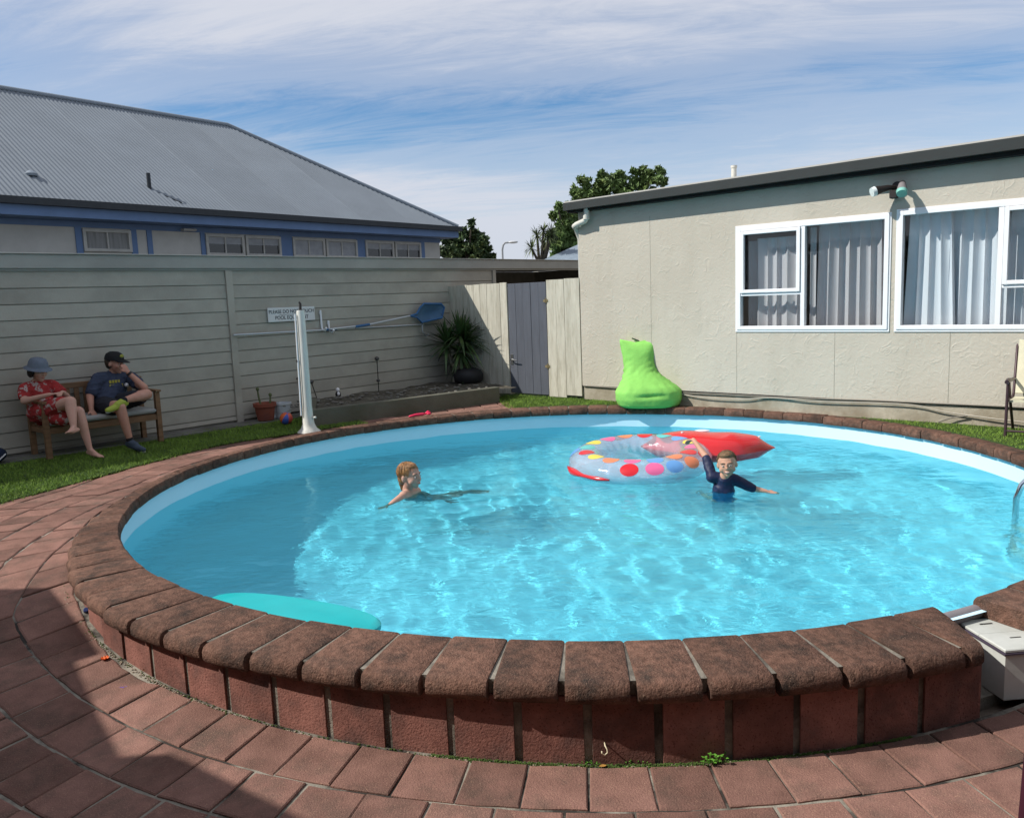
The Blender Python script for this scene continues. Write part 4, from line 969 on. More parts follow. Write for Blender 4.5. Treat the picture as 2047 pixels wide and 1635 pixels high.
# yucca
m_yl = M('yucca_leaf', (.045, .085, .025), .5, .35, 6., spec=.4, col2=(.11, .16, .04), c2scale=5., c2lo=.55, c2hi=.7)
yp = GW(-.24, .42, .17); yuc = thing('yucca_plant', 'large spiky dark green yucca on a pale trunk in the corner of the planter bed', 'plant', yp)
mb = MB(); mb.tube([(0, 0, -.05), (.01, 0, .12), (-.01, .01, .3), (.02, 0, .5)], [.06, .05, .045, .05], 10); mb.tube([(0, 0, .15), (-.12, -.03, .3), (-.17, -.05, .5)], [.04, .035, .03], 8); mb.build('trunk', M('yucca_trunk', (.20, .18, .13), .95, .3, 20., .006, 60), yuc, smooth=60)
def strap(mb, p0, d, ln, wd, sag):
    d = d.normalized(); side = d.cross(Vector((0, 0, 1)));
    side = side.normalized() if side.length > .1 else Vector((1, 0, 0))
    pts_ = []
    for k in range(6): f = k / 5; pts_.append((p0 + d * ln * f + Vector((0, 0, -sag * f * f * ln)), wd * (1 - f ** 2.2) * (.55 + 1.6 * f * (1 - f) * 1.2) + .0006))
    o = len(mb.v); up = side.cross(d).normalized()
    for p, w_ in pts_: mb.v += [tuple(p - side * w_), tuple(p - up * w_ * .35), tuple(p + side * w_)]
    for k in range(5):
        a = o + 3 * k; mb.f += [(a, a + 1, a + 4, a + 3), (a + 1, a + 2, a + 5, a + 4)]
heads = [Vector((.03, 0, .72)), Vector((-.18, -.06, .60)), Vector((.02, -.04, .48)), Vector((.10, .03, .62))]
nleaf = 0
for hi_, hd in enumerate(heads):
    for k in range(74 if hi_ != 2 else 60):
        a = rng.uniform(0, 6.28); e = rng.uniform(-.5, 1.45) if hi_ != 2 else rng.uniform(-1.1, .6)
        d = Vector((math.cos(a) * math.cos(e), math.sin(a) * math.cos(e), math.sin(e))); ln = rng.uniform(.32, .56)
        tip = yp + hd + d * ln
        if (tip - C0).dot(WN) < .06: d = d + WN * .8
        mb = MB(); strap(mb, hd + d * .03, d, ln, rng.uniform(.016, .026), rng.uniform(.0, .4)); mb.build('leaf', m_yl, yuc, smooth='all'); nleaf += 1

# dark round pot lying behind yucca
mb = MB(); tp = BW(-2.0, .24, .16); mb.lathe([(.02, .0), (.17, .0), (.22, .05), (.235, .13), (.20, .20), (.12, .235), (.02, .24)], n=20); ob = mb.build('dark_dome_pot', M('dark_rubber', (.018, .018, .02), .6), None, smooth=50, **L_('rounded black pot lying in the corner of the bed behind the yucca', 'pot')); ob.location = tp

# solar garden lights
m_stake = M('stake_black', (.02, .02, .018), .5); m_solar = M('solar_cap', (.05, .045, .04), .3, spec=.6)
def solar(s, out, z0, h, label, discs, lean=0.):
    t_ = thing('garden_stake_light', label, 'garden light', GW(s, out, z0), group='stake lights along the garage wall')
    mb = MB(); mb.tube([(0, 0, -.05), (lean * WD.x, lean * WD.y, h)], .007, 6); mb.build('stake', m_stake, t_)
    for zf, r_ in discs:
        mb = MB(); c = Vector((lean * WD.x * zf, lean * WD.y * zf, h * zf)); mb.ell(c, r_, r_, r_ * .85, nu=12, nv=8); mb.build('lamp_globe', m_solar, t_, smooth='all')
solar(-1.6, .10, .17, .47, 'tall thin stake light with two brown globes standing in the bed below the silver pole', [(1., .036), (.32, .028)])
solar(-2.66, .12, .14, .28, 'black stake light with one small drooping head just right of the white post', [(1., .034)], lean=-.10)
solar(-2.95, .10, .14, .34, 'black stake light half hidden behind the white post, left of its shaft', [(1., .026)])
# small figurine
fg = thing('garden_figurine', 'small white and black garden ornament sitting in the soil of the bed', 'ornament', GW(-2.38, .18, .17))
mb = MB(); mb.ell((0, 0, .04), .04, .035, .05, nu=10, nv=6); mb.build('body', m_blk, fg, smooth='all'); mb = MB(); mb.ell((0, 0, .105), .028, .028, .03, nu=10, nv=6); mb.ell((.01, -.02, .05), .022, .02, .03, nu=10, nv=6); mb.build('head', m_white, fg, smooth='all')

# terracotta pot with two cut stems
tpz = GW(-3.55, .22, .012); tpt = thing('terracotta_pot', 'terracotta flower pot with two stubby green stems beside the wall batten', 'plant pot', tpz)
m_terra = M('terracotta', (.26, .075, .045), .8, .15, 8., .002, 60, col2=(.17, .06, .045))
mb = MB(); mb.lathe([(.085, 0), (.10, .01), (.125, .17), (.135, .175), (.142, .178), (.145, .225), (.128, .226), (.12, .20)], n=24); mb.build('pot', m_terra, tpt, smooth=40)
mb = MB(); mb.lathe([(.118, .19), (.06, .20), (.001, .205)], n=16); mb.build('potting_soil', m_soil, tpt)
for x, y, h, l_ in ((-.05, .0, .20, -.02), (.06, .02, .12, .01)):
    mb = MB(); mb.tube([(x, y, .19), (x + l_, y, .19 + h * .6), (x + l_ * 1.3, y, .19 + h)], [.013, .012, .010], 8); mb.ell((x + l_ * 1.3, y, .19 + h + .012), .022, .02, .026, nu=8, nv=6); mb.build('stem', M('cut_stem', (.10, .12, .05), .8), tpt, smooth=60)
# nested buckets
bk = thing('plastic_bucket', 'pale plastic bucket standing between the terracotta pot and the white post', 'bucket', GW(-3.31, .23, .012), group=None)
m_bk = M('bucket_white', (.52, .55, .57), .5, .1, 6.)
mb = MB(); mb.lathe([(.085, 0), (.09, .005), (.10, .12), (.106, .125), (.107, .145), (.112, .17), (.122, .175), (.124, .20), (.115, .2005), (.10, .02)], n=24); mb.build('bucket_body', m_bk, bk, smooth=40)
mb = MB(); mb.tube([(-.122, 0, .185), (-.128, 0, .12), (-.06, -.12, .08), (.06, -.12, .08), (.128, 0, .12), (.122, 0, .185)], .004, 6); mb.build('bucket_handle', m_steel, bk)
bk2 = thing('plastic_bucket', 'second pale bucket half hidden behind the terracotta pot, rim just showing', 'bucket', GW(-3.42, .14, .012))
for ch in [x for x in COL.objects if x.parent == bk]: obj_copy(ch, bk2)
# beach ball
ballp = GW(-3.56, .70, -.005 + .075); ball = thing('toy_ball', 'orange and blue panelled toy ball on the grass in front of the pots', 'ball', ballp)
m_or = M('ball_orange', (.62, .13, .035), .45); m_bl = M('ball_blue', (.06, .11, .42), .45); m_rd = M('ball_coral', (.60, .10, .08), .45)
br = Euler((.5, .3, .2)).to_matrix().to_4x4()
for i in range(6):
    mb = MB(); nseg = 5
    for j in range(9):
        ph = math.pi * j / 8
        for k in range(nseg + 1):
            a = (i + k / nseg) * math.pi / 3; mb.v.append(tuple(br @ Vector((.079 * math.sin(ph) * math.cos(a), .079 * math.sin(ph) * math.sin(a), .079 * math.cos(ph)))))
    for j in range(8):
        for k in range(nseg): a = j * (nseg + 1) + k; mb.f.append((a, a + nseg + 1, a + nseg + 2, a + 1))
    mb.build('ball_panel', (m_or, m_bl, m_rd)[i % 3], ball, smooth='all')
# pink toy on the rim
pk = M('pink_plastic', (.75, .03, .10), .4)
pkp = hit(838, 832, .0); mb = MB(); mb.tube([(-.14, -.02, .012), (-.05, 0, .02), (.05, .01, .02), (.09, .02, .022)], [.012, .018, .02, .012], 8); mb.tube([(.09, .02, .022), (.13, .04, .03), (.16, .035, .025)], [.012, .026, .02], 8); mb.tube([(.10, .0, .02), (.14, -.02, .022), (.15, -.01, .02)], [.01, .016, .01], 8)
ob = mb.build('pink_water_toy', pk, None, smooth='all', **L_('small bright pink plastic water toy lying on the far left pool rim', 'toy')); ob.location = pkp; ob.rotation_euler = (0, 0, .45)

# ------------------------------------------------------------------ bench
m_teak = M('bench_timber', (.20, .115, .06), .7, .25, 5., .001, 60, rnd=.08, stretch=(1, 1, 6)); m_cush = M('bench_cushion', (.34, .34, .32), .9, .08, 6., .002, 40)
BX0, BX1 = -6.23, -5.03; BO = GW(BX0, .05, 0)
bench = thing('garden_bench', 'two seat wooden garden bench with arms against the garage wall under the seated pair', 'bench', BO)
BM = Matrix.Translation(-BO) @ MGW
def BB(x0, x1, y0, y1, z0, z1, name, mat=m_teak, bev=.004): mb = MB(); mb.box(x0, x1, y0, y1, z0, z1, BM, bev=bev); return mb.build(name, mat, bench)
for x in (BX0, BX1 - .05):
    BB(x, x + .05, .48, .53, .0, .56, 'leg'); BB(x, x + .05, .07, .12, .0, .72, 'leg'); BB(x - .005, x + .055, .06, .56, .56, .585, 'armrest'); BB(x + .008, x + .042, .121, .479, .26, .31, 'side_rail')
BB(BX0 + .051, BX1 - .051, .49, .52, .25, .315, 'front_rail'); BB(BX0 + .051, BX1 - .051, .075, .105, .25, .315, 'back_rail'); BB(BX0 + .051, BX1 - .051, .075, .10, .66, .72, 'top_rail')
for k in range(5): BB(BX0 + .02, BX1 - .02, .125 + k * .075, .185 + k * .075, .311, .328, 'seat_slat')
for k in range(11):
    x = BX0 + .10 + k * .094; BB(x, x + .05, .08, .095, .316, .659, 'back_slat')
cu = MB(); cu.box(BX0 + .055, BX1 - .055, .11, .53, .329, .385, MGW, bev=.02); cu.v = [tuple(Vector(v) - BO) for v in cu.v]
cush = cu.build('seat_cushion', m_cush, None, smooth=60, **L_('long pale grey cushion on the wooden bench seat', 'cushion')); cush.location = BO
# dark bag at the left end
bgp = GW(-6.72, .30, .012); bag = thing('sports_bag', 'dark navy bag with a white stripe on the ground left of the bench', 'bag', bgp)
mb = MB(); mb.ell((0, 0, .085), .20, .14, .095, Matrix.Rotation(GA, 4, 'Z'), 16, 10); mb.build('bag_body', M('navy_cloth', (.012, .022, .05), .8), bag, smooth='all')
mb = MB(); mb.tube([Vector((WD.x * -.05, WD.y * -.05, .02)) + WN * .12, Vector((WD.x * .08, WD.y * .08, .04)) + WN * .128, Vector((WD.x * .16, WD.y * .16, .09)) + WN * .09], .007, 6); mb.build('white_piping', m_white, bag, smooth=60)
mb = MB(); mb.tube([Vector((WD.x * -.1, WD.y * -.1, .16)), Vector((0, 0, .24)), Vector((WD.x * .1, WD.y * .1, .16))], .012, 6); mb.build('handle', M('strap_teal', (.02, .10, .16), .8), bag, smooth=60)
# ------------------------------------------------------------------ people
def skin_mat(name, c, c2):
    m = M(name, c, .62, .1, 9., .0, rnd=0, col2=c2, c2scale=4., spec=.25); b = m.node_tree.nodes['Principled BSDF']; b.inputs['Subsurface Weight'].default_value = .08; b.inputs['Subsurface Radius'].default_value = (.02, .008, .005); b.inputs['Subsurface Scale'].default_value = .3; return m
m_skin = skin_mat('skin', (.46, .235, .165), (.52, .27, .20)); m_skin_pale = skin_mat('skin_pale', (.52, .30, .225), (.56, .31, .24)); m_skin_boy = skin_mat('skin_boy', (.50, .28, .19), (.54, .29, .21))
m_eye = M('eye_white', (.7, .68, .65), .3, 0); m_iris = M('iris', (.03, .025, .02), .2, 0); m_lip = M('lip', (.36, .10, .09), .5, .05); m_teeth = M('teeth', (.75, .72, .66), .3, 0)
def basis(c, fwd, up):
    f = Vector(fwd).normalized(); u = Vector(up); u = (u - f * u.dot(f)).normalized(); x = f.cross(u)       # x = the person's right
    return Matrix(((x.x, f.x, u.x, c[0]), (x.y, f.y, u.y, c[1]), (x.z, f.z, u.z, c[2]), (0, 0, 0, 1)))
def head(mb, B, k, kid=False):
    """skull, face and features; local x right, y forward, z up; k = head height / 0.23"""
    def e(x, y, z, a, b, c, rx=0., rz=0.):
        Rm = Euler((rx, 0, rz)).to_matrix().to_4x4(); M3 = (B.to_3x3() @ Rm.to_3x3()).to_4x4(); mb.ell(B @ Vector((x * k, y * k, z * k)), a * k, b * k, c * k, M3, 18, 12)
    if kid: e(0, -.010, .030, .080, .094, .085); e(0, .028, -.012, .068, .064, .076); e(0, .036, -.052, .050, .044, .044); e(0, .060, -.080, .022, .018, .020); e(.042, .050, -.034, .030, .026, .028); e(-.042, .050, -.034, .030, .026, .028)
    else: e(0, -.012, .032, .077, .094, .083); e(0, .03, -.012, .063, .062, .078); e(0, .042, -.058, .042, .040, .042); e(0, .062, -.090, .024, .020, .020)
    e(.036, .058, -.022, .026, .024, .026); e(-.036, .058, -.022, .026, .024, .026); e(0, .076 if kid else .078, .026, .050, .014 if kid else .016, .015); e(0, .096, -.018, .013 if not kid else .012, .018 if not kid else .014, .016 if not kid else .013); e(0, .090, .0, .008, .014, .026, -.25)
    e(0, .084, -.052, .025, .013, .010); e(.079, -.006, -.005, .012, .018, .029, 0, .3); e(-.079, -.006, -.005, .012, .018, .029, 0, -.3)
def face(parent, B, k, smile=False, org=None):
    def P(x, y, z): return (B @ Vector((x * k, y * k, z * k))) - org
    M3 = B.to_3x3().to_4x4()
    for sx in (-1, 1):
        mb = MB(); mb.ell(P(sx * .031, .0845, .0045), .0125 * k, .007 * k, .0042 * k, M3, 10, 6); mb.build('eye', m_eye, parent, smooth='all')
        mb = MB(); mb.ell(P(sx * .031, .0895, .0045), .0055 * k, .004 * k, .0044 * k, M3, 8, 6); mb.build('iris', m_iris, parent, smooth='all')
        mb = MB(); mb.tube([P(sx * .014, .0925, .026), P(sx * .032, .090, .0315), P(sx * .052, .078, .025)], .0022 * k, 6); mb.build('eyebrow', m_hairb, parent, smooth='all')
    w_ = .028 if smile else .019; zc = .009 if smile else .0
    mb = MB(); mb.tube([P(-w_, .0865, -.052 + zc), P(-w_ * .5, .0965, -.0545), P(0, .0985, -.055), P(w_ * .5, .0965, -.0545), P(w_, .0865, -.052 + zc)], [.0015 * k, .0035 * k, .004 * k, .0035 * k, .0015 * k], 6); mb.build('lips', m_lip, parent, smooth='all')
    if smile: mb = MB(); mb.tube([P(-w_ * .7, .0935, -.0475), P(0, .1005, -.0525), P(w_ * .7, .0935, -.0475)], .0024 * k, 6); mb.build('teeth', m_teeth, parent, smooth='all')
def hand(mb, wrist, d, n, k, curl=.3, thumb=1):
    """palm and five fingers; d = pointing direction, n = back of the hand normal"""
    d = Vector(d).normalized(); n = Vector(n); n = (n - d * n.dot(d)).normalized(); s_ = d.cross(n) * thumb; w_ = Vector(wrist)
    for j, o_ in enumerate((-.024, -.008, .008, .024)): mb.limb(w_ + s_ * o_ * .5 * k, .012 * k, w_ + d * .062 * k + s_ * o_ * k, .0105 * k, 8)
    for o_, ln in ((-.026, .050), (-.009, .062), (.009, .066), (.026, .056)):
        b0 = w_ + d * .066 * k + s_ * o_ * k; c1 = math.cos(curl); s1 = math.sin(curl); b1 = b0 + (d * c1 - n * s1) * ln * .55 * k; c2 = math.cos(curl * 2.2); s2 = math.sin(curl * 2.2); b2 = b1 + (d * c2 - n * s2) * ln * .5 * k
        mb.limb(b0, .0085 * k, b1, .0078 * k, 8); mb.limb(b1, .0078 * k, b2, .0065 * k, 8)
    t0 = w_ + d * .018 * k + s_ * .018 * k; t1 = t0 + (d * .6 + s_ * .8) * .036 * k; t2 = t1 + (d * .9 + s_ * .35 - n * .2) * .030 * k; mb.limb(t0, .012 * k, t1, .0095 * k, 8); mb.limb(t1, .0095 * k, t2, .008 * k, 8)
def foot(mb, ankle, toe, k, up=(0, 0, 1)):
    a = Vector(ankle); t_ = Vector(toe); d = (t_ - a); fl = Vector((d.x, d.y, d.z)).normalized(); u = Vector(up); s_ = fl.cross(u).normalized(); heel = a - fl * .035 * k - u * .045 * k
    mb.limb(heel, .026 * k, a.lerp(t_, .55) - u * .02 * k, .028 * k, 10); mb.limb(a, .03 * k, a.lerp(t_, .6) - u * .012 * k, .024 * k, 10); mb.limb(a.lerp(t_, .5) - s_ * .012 * k - u * .02 * k, .022 * k, t_ - s_ * .016 * k, .014 * k, 10); mb.limb(a.lerp(t_, .5) + s_ * .012 * k - u * .02 * k, .022 * k, t_ + s_ * .016 * k - fl * .015 * k, .012 * k, 10)
    for o_ in (-.024, -.01, .004, .016, .026): q0 = a.lerp(t_, .82) + s_ * o_ * k - u * .004 * k; mb.limb(q0, .009 * k, q0 + fl * (.05 - abs(o_ + .02) * .5) * k, .0075 * k, 8)
m_hairb = M('hair_brown', (.055, .035, .022), .6, .3, 40.)
def person(label, org, build, hide=None):
    t_ = thing('person', label, 'person', org); return t_
def rl(mb, org): mb.v = [tuple(Vector(v) - org) for v in mb.v]; return mb

def strands(parent, B, k, org, mat, n, length, zmin=-.05, front=.05, seed=1):
    r_ = random.Random(seed); mb = MB()
    for _ in range(n):
        a = r_.uniform(0, 6.28); e = r_.uniform(.0, 1.5); d = Vector((math.cos(a) * math.cos(e), math.sin(a) * math.cos(e), math.sin(e)))
        if d.y > .55 and d.z < .75: continue
        ps = []; L = length * r_.uniform(.5, 1.2)
        for q in range(5):
            f = q / 4; e2 = e - f * L / .09; dd = Vector((math.cos(a) * math.cos(e2), math.sin(a) * math.cos(e2), math.sin(e2))) if e2 > -.6 else Vector((math.cos(a) * .82, math.sin(a) * .82, math.sin(-.6) + (e2 + .6) * .8))
            p = Vector((dd.x * .085, -.020 + dd.y * .098, .040 + dd.z * .086)); p += Vector((r_.gauss(0, .0015), r_.gauss(0, .0015), r_.gauss(0, .0015))); ps.append(B @ (p * k) - org)
        mb.tube(ps, [.0022 * k, .0028 * k, .0028 * k, .002 * k, .0006 * k], 4, cap=False)
    return mb.build('hair_locks', mat, parent, smooth='all')
# ---- woman in a red dress
org = GW(-6.13, .30, .386); pw = person('barefoot woman in a grey sun hat and red patterned dress sitting cross legged', org, None)
def g_(s, o_, z): return GW(s, o_, z)
k = .93
hips = g_(-6.13, .27, .45); chest = g_(-6.14, .20, .66); nk = g_(-6.15, .235, .775); hc = g_(-6.15, .30, .885)
shL, shR = g_(-6.265, .225, .715), g_(-6.005, .21, .715); elL, elR = g_(-6.33, .36, .60), g_(-5.935, .38, .60); wrL, wrR = g_(-6.15, .54, .655), g_(-6.03, .54, .665)
kn1, an1, to1 = g_(-6.06, .80, .585), g_(-6.10, .93, .345), g_(-6.20, 1.02, .315); kn2, an2, to2 = g_(-5.985, .78, .475), g_(-5.945, .86, .09), g_(-5.90, 1.0, .025)
mb = MB(); mb.limb(hips, .115, chest, .105, 16); mb.limb(chest, .10, nk, .05, 14); mb.limb(nk, .038, hc, .036, 12); mb.limb(shL, .05, shR, .05, 12)
mb.limb(shL, .045, elL, .035); mb.limb(elL, .036, wrL, .021); mb.limb(shR, .045, elR, .035); mb.limb(elR, .036, wrR, .021)
mb.limb(g_(-6.19, .30, .44), .088, kn1, .058); mb.limb(kn1, .056, kn1.lerp(an1, .35), .052); mb.limb(kn1.lerp(an1, .3), .052, an1, .028); mb.limb(g_(-6.07, .30, .44), .088, kn2, .056); mb.limb(kn2, .055, kn2.lerp(an2, .35), .052); mb.limb(kn2.lerp(an2, .3), .052, an2, .027)
foot(mb, an1, to1, .9, (WN * -.2 + Vector((0, 0, 1)) * .8 + WD * -.3).normalized()); foot(mb, an2, to2, .9)
hand(mb, wrL, g_(1, .35, .1) - C0, Vector((0, 0, 1)), .85, .5, -1); hand(mb, wrR, g_(-.5, .6, .0) - C0, Vector((0, 0, 1)), .85, .5, 1)
Bh = basis(hc, WN * 1. + WD * .25 + Vector((0, 0, -.25)), (0, 0, 1)); head(mb, Bh, k)
body = blob('body', rl(mb, org), m_skin_pale, .0085, 3, pw); face(body, Bh, k, False, org)
def dressm():
    m = M('red_dress', (.33, .03, .03), .9, .3, 10., .006, 14, col2=(.42, .36, .33), c2scale=16., c2lo=.54, c2hi=.6); return m
mb = MB(); mb.limb(hips, .135, chest, .123, 16); mb.limb(chest, .118, chest.lerp(nk, .55), .085, 14); mb.limb(shL, .063, shR, .063, 12); mb.limb(shL, .060, shL.lerp(elL, .55), .058); mb.limb(shR, .060, shR.lerp(elR, .55), .058)
mb.limb(g_(-6.2, .30, .46), .105, kn1.lerp(hips, .30), .088); mb.limb(g_(-6.06, .30, .45), .105, kn2.lerp(hips, .25), .086); mb.limb(g_(-6.13, .45, .43), .09, g_(-6.07, .64, .40), .07)
blob('dress', rl(mb, org), dressm(), .009, 2, pw, wr=.006)
mb = MB(); M3 = Bh.to_3x3().to_4x4()
for x, y, z, a, b, c in ((0, -.025, .03, .088, .095, .085), (-.075, -.02, -.02, .028, .05, .055), (.075, -.02, -.02, .028, .05, .055), (0, -.07, -.03, .07, .04, .06)): mb.ell(Bh @ Vector((x * k, y * k, z * k)), a * k, b * k, c * k, M3, 16, 10)
blob('hair', rl(mb, org), M('hair_dark', (.018, .014, .012), .6, .3, 40.), .009, 2, pw)
m_hat = M('hat_grey_blue', (.13, .155, .195), .9, .1, 20., .002, 90)
mb = MB(); mb.lathe([(.001, .148), (.04, .146), (.075, .132), (.092, .10), (.10, .055), (.104, .048), (.135, .028), (.138, .024), (.134, .022), (.10, .042)], n=28, m=None); mb.v = [tuple(Bh @ (Vector((v[0], v[1] * 1.1 - .008, v[2])) * k) - org) for v in mb.v]; mb.build('sun_hat', m_hat, pw, smooth=60)
mb = MB(); mb.ell(kn1.lerp(hips, .48) - org + Vector((0, 0, -.14)), .001, .001, .001)
# ---- man in cap
org = GW(-5.47, .30, .386); pm = person('man in black cap and navy shirt on the bench, hand to his face', org, None)
k = .95; hips = g_(-5.49, .27, .46); chest = g_(-5.39, .20, .665); nk = g_(-5.375, .235, .785); hc = g_(-5.38, .29, .893)
shL, shR = g_(-5.545, .235, .735), g_(-5.205, .22, .72); elL = g_(-5.665, .27, .575); wrL = g_(-5.715, .40, .435); elR = g_(-5.215, .58, .625); wrR = g_(-5.335, .50, .800)
kn1, an1, to1 = g_(-5.26, .72, .565), g_(-5.545, .80, .535), g_(-5.72, .86, .47); kn2, an2, to2 = g_(-5.585, .80, .47), g_(-5.53, .84, .105), g_(-5.485, 1.0, .035)
mb = MB(); mb.limb(hips, .13, chest, .128, 16); mb.limb(chest, .12, nk, .06, 14); mb.limb(nk, .052, hc, .045, 12); mb.limb(shL, .062, shR, .062, 12)
mb.limb(shL, .055, elL, .042); mb.limb(elL, .042, wrL, .026); mb.limb(shR, .055, elR, .042); mb.limb(elR, .042, wrR, .026)
mb.limb(g_(-5.42, .30, .46), .088, kn1, .060); mb.limb(kn1, .058, kn1.lerp(an1, .35), .054); mb.limb(kn1.lerp(an1, .3), .054, an1, .030); mb.limb(g_(-5.55, .30, .46), .088, kn2, .060); mb.limb(kn2, .058, kn2.lerp(an2, .35), .052); mb.limb(kn2.lerp(an2, .3), .052, an2, .030)
hand(mb, wrL, WN * .5 + Vector((0, 0, -.35)), Vector((0, 0, 1)), .95, .25, 1); hand(mb, wrR, Vector((0, 0, .9)) - WN * .35 - WD * .35, WN, .9, .35, -1)
Bh = basis(hc, WN * .9 + WD * .55 + Vector((0, 0, -.12)), (0, 0, 1)); head(mb, Bh, k)
body = blob('body', rl(mb, org), m_skin, .0085, 3, pm); face(body, Bh, k, False, org)
mb = MB(); mb.limb(hips, .148, chest, .148, 16); mb.limb(chest, .14, chest.lerp(nk, .5), .10, 14); mb.limb(shL, .078, shR, .078, 12); mb.limb(shL, .074, shL.lerp(elL, .72), .068); mb.limb(shR, .074, shR.lerp(elR, .5), .068)
shirt = blob('t_shirt', rl(mb, org), M('navy_shirt', (.045, .058, .095), .9, .15, 8., .008, 12), .009, 2, pm, wr=.006)
m_yel = M('shirt_print', (.42, .36, .06), .8)
for j, (z_, xs__) in enumerate(((.705, (-5.47, -5.44, -5.41, -5.38)), (.660, (-5.47, -5.44, -5.41, -5.38, -5.35)))):
    for x in xs__:
        mb = MB(); p0 = g_(x, .345 + .0 * j, z_) - org; mb.box(-.011, .011, -.004, .004, -.016, .016, Matrix.Translation(p0) @ Matrix.Rotation(GA, 4, 'Z'), bev=.002); mb.build('shirt_print', m_yel, shirt)
mb = MB(); mb.ell(g_(-5.30, .345, .655) - org, .022, .022, .022); mb.build('shirt_print', m_white, shirt, smooth='all')
mb = MB(); mb.limb(hips, .145, hips + Vector((0, 0, -.01)), .14, 14); mb.limb(g_(-5.42, .30, .46), .10, g_(-5.30, .60, .53), .085); mb.limb(g_(-5.55, .30, .46), .10, g_(-5.57, .62, .46), .085)
blob('shorts', rl(mb, org), M('dark_shorts', (.02, .022, .03), .9), .009, 2, pm, wr=.006)
mb = MB(); M3 = Bh.to_3x3().to_4x4()
for x, y, z, a, b, c in ((0, -.03, .02, .084, .088, .075), (0, -.06, -.02, .065, .04, .05)): mb.ell(Bh @ Vector((x * k, y * k, z * k)), a * k, b * k, c * k, M3, 16, 10)
blob('hair', rl(mb, org), m_hairb, .009, 2, pm)
m_cap_ = M('cap_black', (.012, .012, .013), .85, .1, 20.)
mb = MB(); mb.lathe([(.001, .142), (.045, .138), (.080, .115), (.095, .08), (.099, .045), (.093, .043)], n=28); mb.v = [tuple(Bh @ (Vector((v[0], v[1] * 1.1 - .008, v[2])) * k) - org) for v in mb.v]; cap_ = mb.build('cap', m_cap_, pm, smooth=60)
mb = MB(); nb2 = 10
for j, rr_ in enumerate((.085, .125, .16)):
    for i in range(nb2 + 1): a = R(25 + 130 * i / nb2); x = math.cos(a) * .095 * (1 - .12 * j); y = (.02 + math.sin(a) * rr_ * 1.05); mb.v.append(tuple(Bh @ (Vector((x, y, .052 - .010 * j - .10 * x * x * 10 * .1)) * k) - org))
o_ = len(mb.v)
mb.v += [tuple(Vector(v) - Vector((0, 0, .005))) for v in mb.v]
for j in range(2):
    for i in range(nb2): a = j * (nb2 + 1) + i; mb.f += [(a, a + 1, a + nb2 + 2, a + nb2 + 1), (o_ + a, o_ + a + nb2 + 1, o_ + a + nb2 + 2, o_ + a + 1)]
for i in range(nb2): a = 2 * (nb2 + 1) + i; mb.f.append((a, a + 1, o_ + a + 1, o_ + a))
mb.build('cap_peak', m_cap_, pm, smooth=50)
mb = MB(); mb.ell(Bh @ Vector((0, .088 * k, .095 * k)) - org, .030, .012, .020, M3); mb.build('cap_emblem', M('emblem_yellow', (.30, .30, .05), .8), cap_, smooth='all')
m_shoe = M('shoe_lime', (.33, .38, .05), .6); m_shoe2 = M('shoe_grey', (.05, .07, .10), .7); m_sole = M('sole', (.40, .42, .38), .7)
def shoe(an, to, up, m1):
    a, t_ = Vector(an), Vector(to); fl = (t_ - a).normalized(); u = Vector(up); s_ = fl.cross(u).normalized(); kk = .95
    mb = MB(); heel = a - fl * .035 * kk - u * .040 * kk; mb.limb(heel, .036, a.lerp(t_, .5) - u * .020, .036, 12); mb.limb(a.lerp(t_, .5) - u * .022, .037, t_ + fl * .02, .026, 12); mb.limb(a - u * .01, .040, a.lerp(t_, .45), .032, 12)
    o1 = blob('shoe', rl(mb, org), m1, .008, 2, pm)
    mb = MB(); mb.limb(heel - u * .028, .020, t_ + fl * .025 - u * .018, .018, 10); blob('shoe_sole', rl(mb, org), m_sole, .008, 1, o1)
    mb = MB(); mb.limb(a + u * .005, .036, a + (kn2 - an2).normalized() * .03, .036, 12) if m1 is m_shoe2 else mb.limb(a, .036, a + (kn1 - an1).normalized() * .02, .036, 12); blob('sock', rl(mb, org), m_cap_, .008, 1, o1)
shoe(an1, to1, (WN * .25 + Vector((0, 0, .9))).normalized(), m_shoe); shoe(an2, to2, (0, 0, 1), m_shoe2)
mb = MB(); mb.tube([wrR - org - (wrR - elR).normalized() * .03, wrR - org - (wrR - elR).normalized() * .005], .031, 12); mb.build('watch_strap', m_blk, pm)

# ---- boy in the pool
def v3(x, y, z): return Vector((x, y, z))
org = v3(1.79, 6.80, -.30); pb = person('smiling boy in a navy swim shirt with one arm over the spotted ring', org, None); k = .98
hc = v3(1.785, 6.745, .012); nk = v3(1.775, 6.79, -.095); chest = v3(1.775, 6.83, -.22); hips = v3(1.79, 6.88, -.52)
shR_, shL_ = v3(1.680, 6.83, -.110), v3(1.872, 6.81, -.135); elr, wrr = v3(1.655, 6.94, .045), v3(1.590, 7.13, .165); ell_, wrl = v3(1.995, 6.73, -.195), v3(2.11, 6.70, -.222)
mb = MB(); mb.limb(hips, .076, chest, .083, 16); mb.limb(chest, .078, nk, .045, 14); mb.limb(nk, .035, hc + v3(0, .01, -.03), .038, 12); mb.limb(shR_, .040, shL_, .040, 12)
mb.limb(shR_, .036, elr, .028); mb.limb(elr, .029, wrr, .019); mb.limb(shL_, .036, ell_, .028); mb.limb(ell_, .028, wrl, .018)
for sx in (-1, 1):
    kn = v3(1.79 + sx * .09, 7.12, -.66); an = v3(1.79 + sx * .10, 7.44, -.76); mb.limb(hips + v3(sx * .045, 0, -.03), .062, kn, .045); mb.limb(kn, .044, an, .026); foot(mb, an, an + v3(0, .10, -.08), .85)
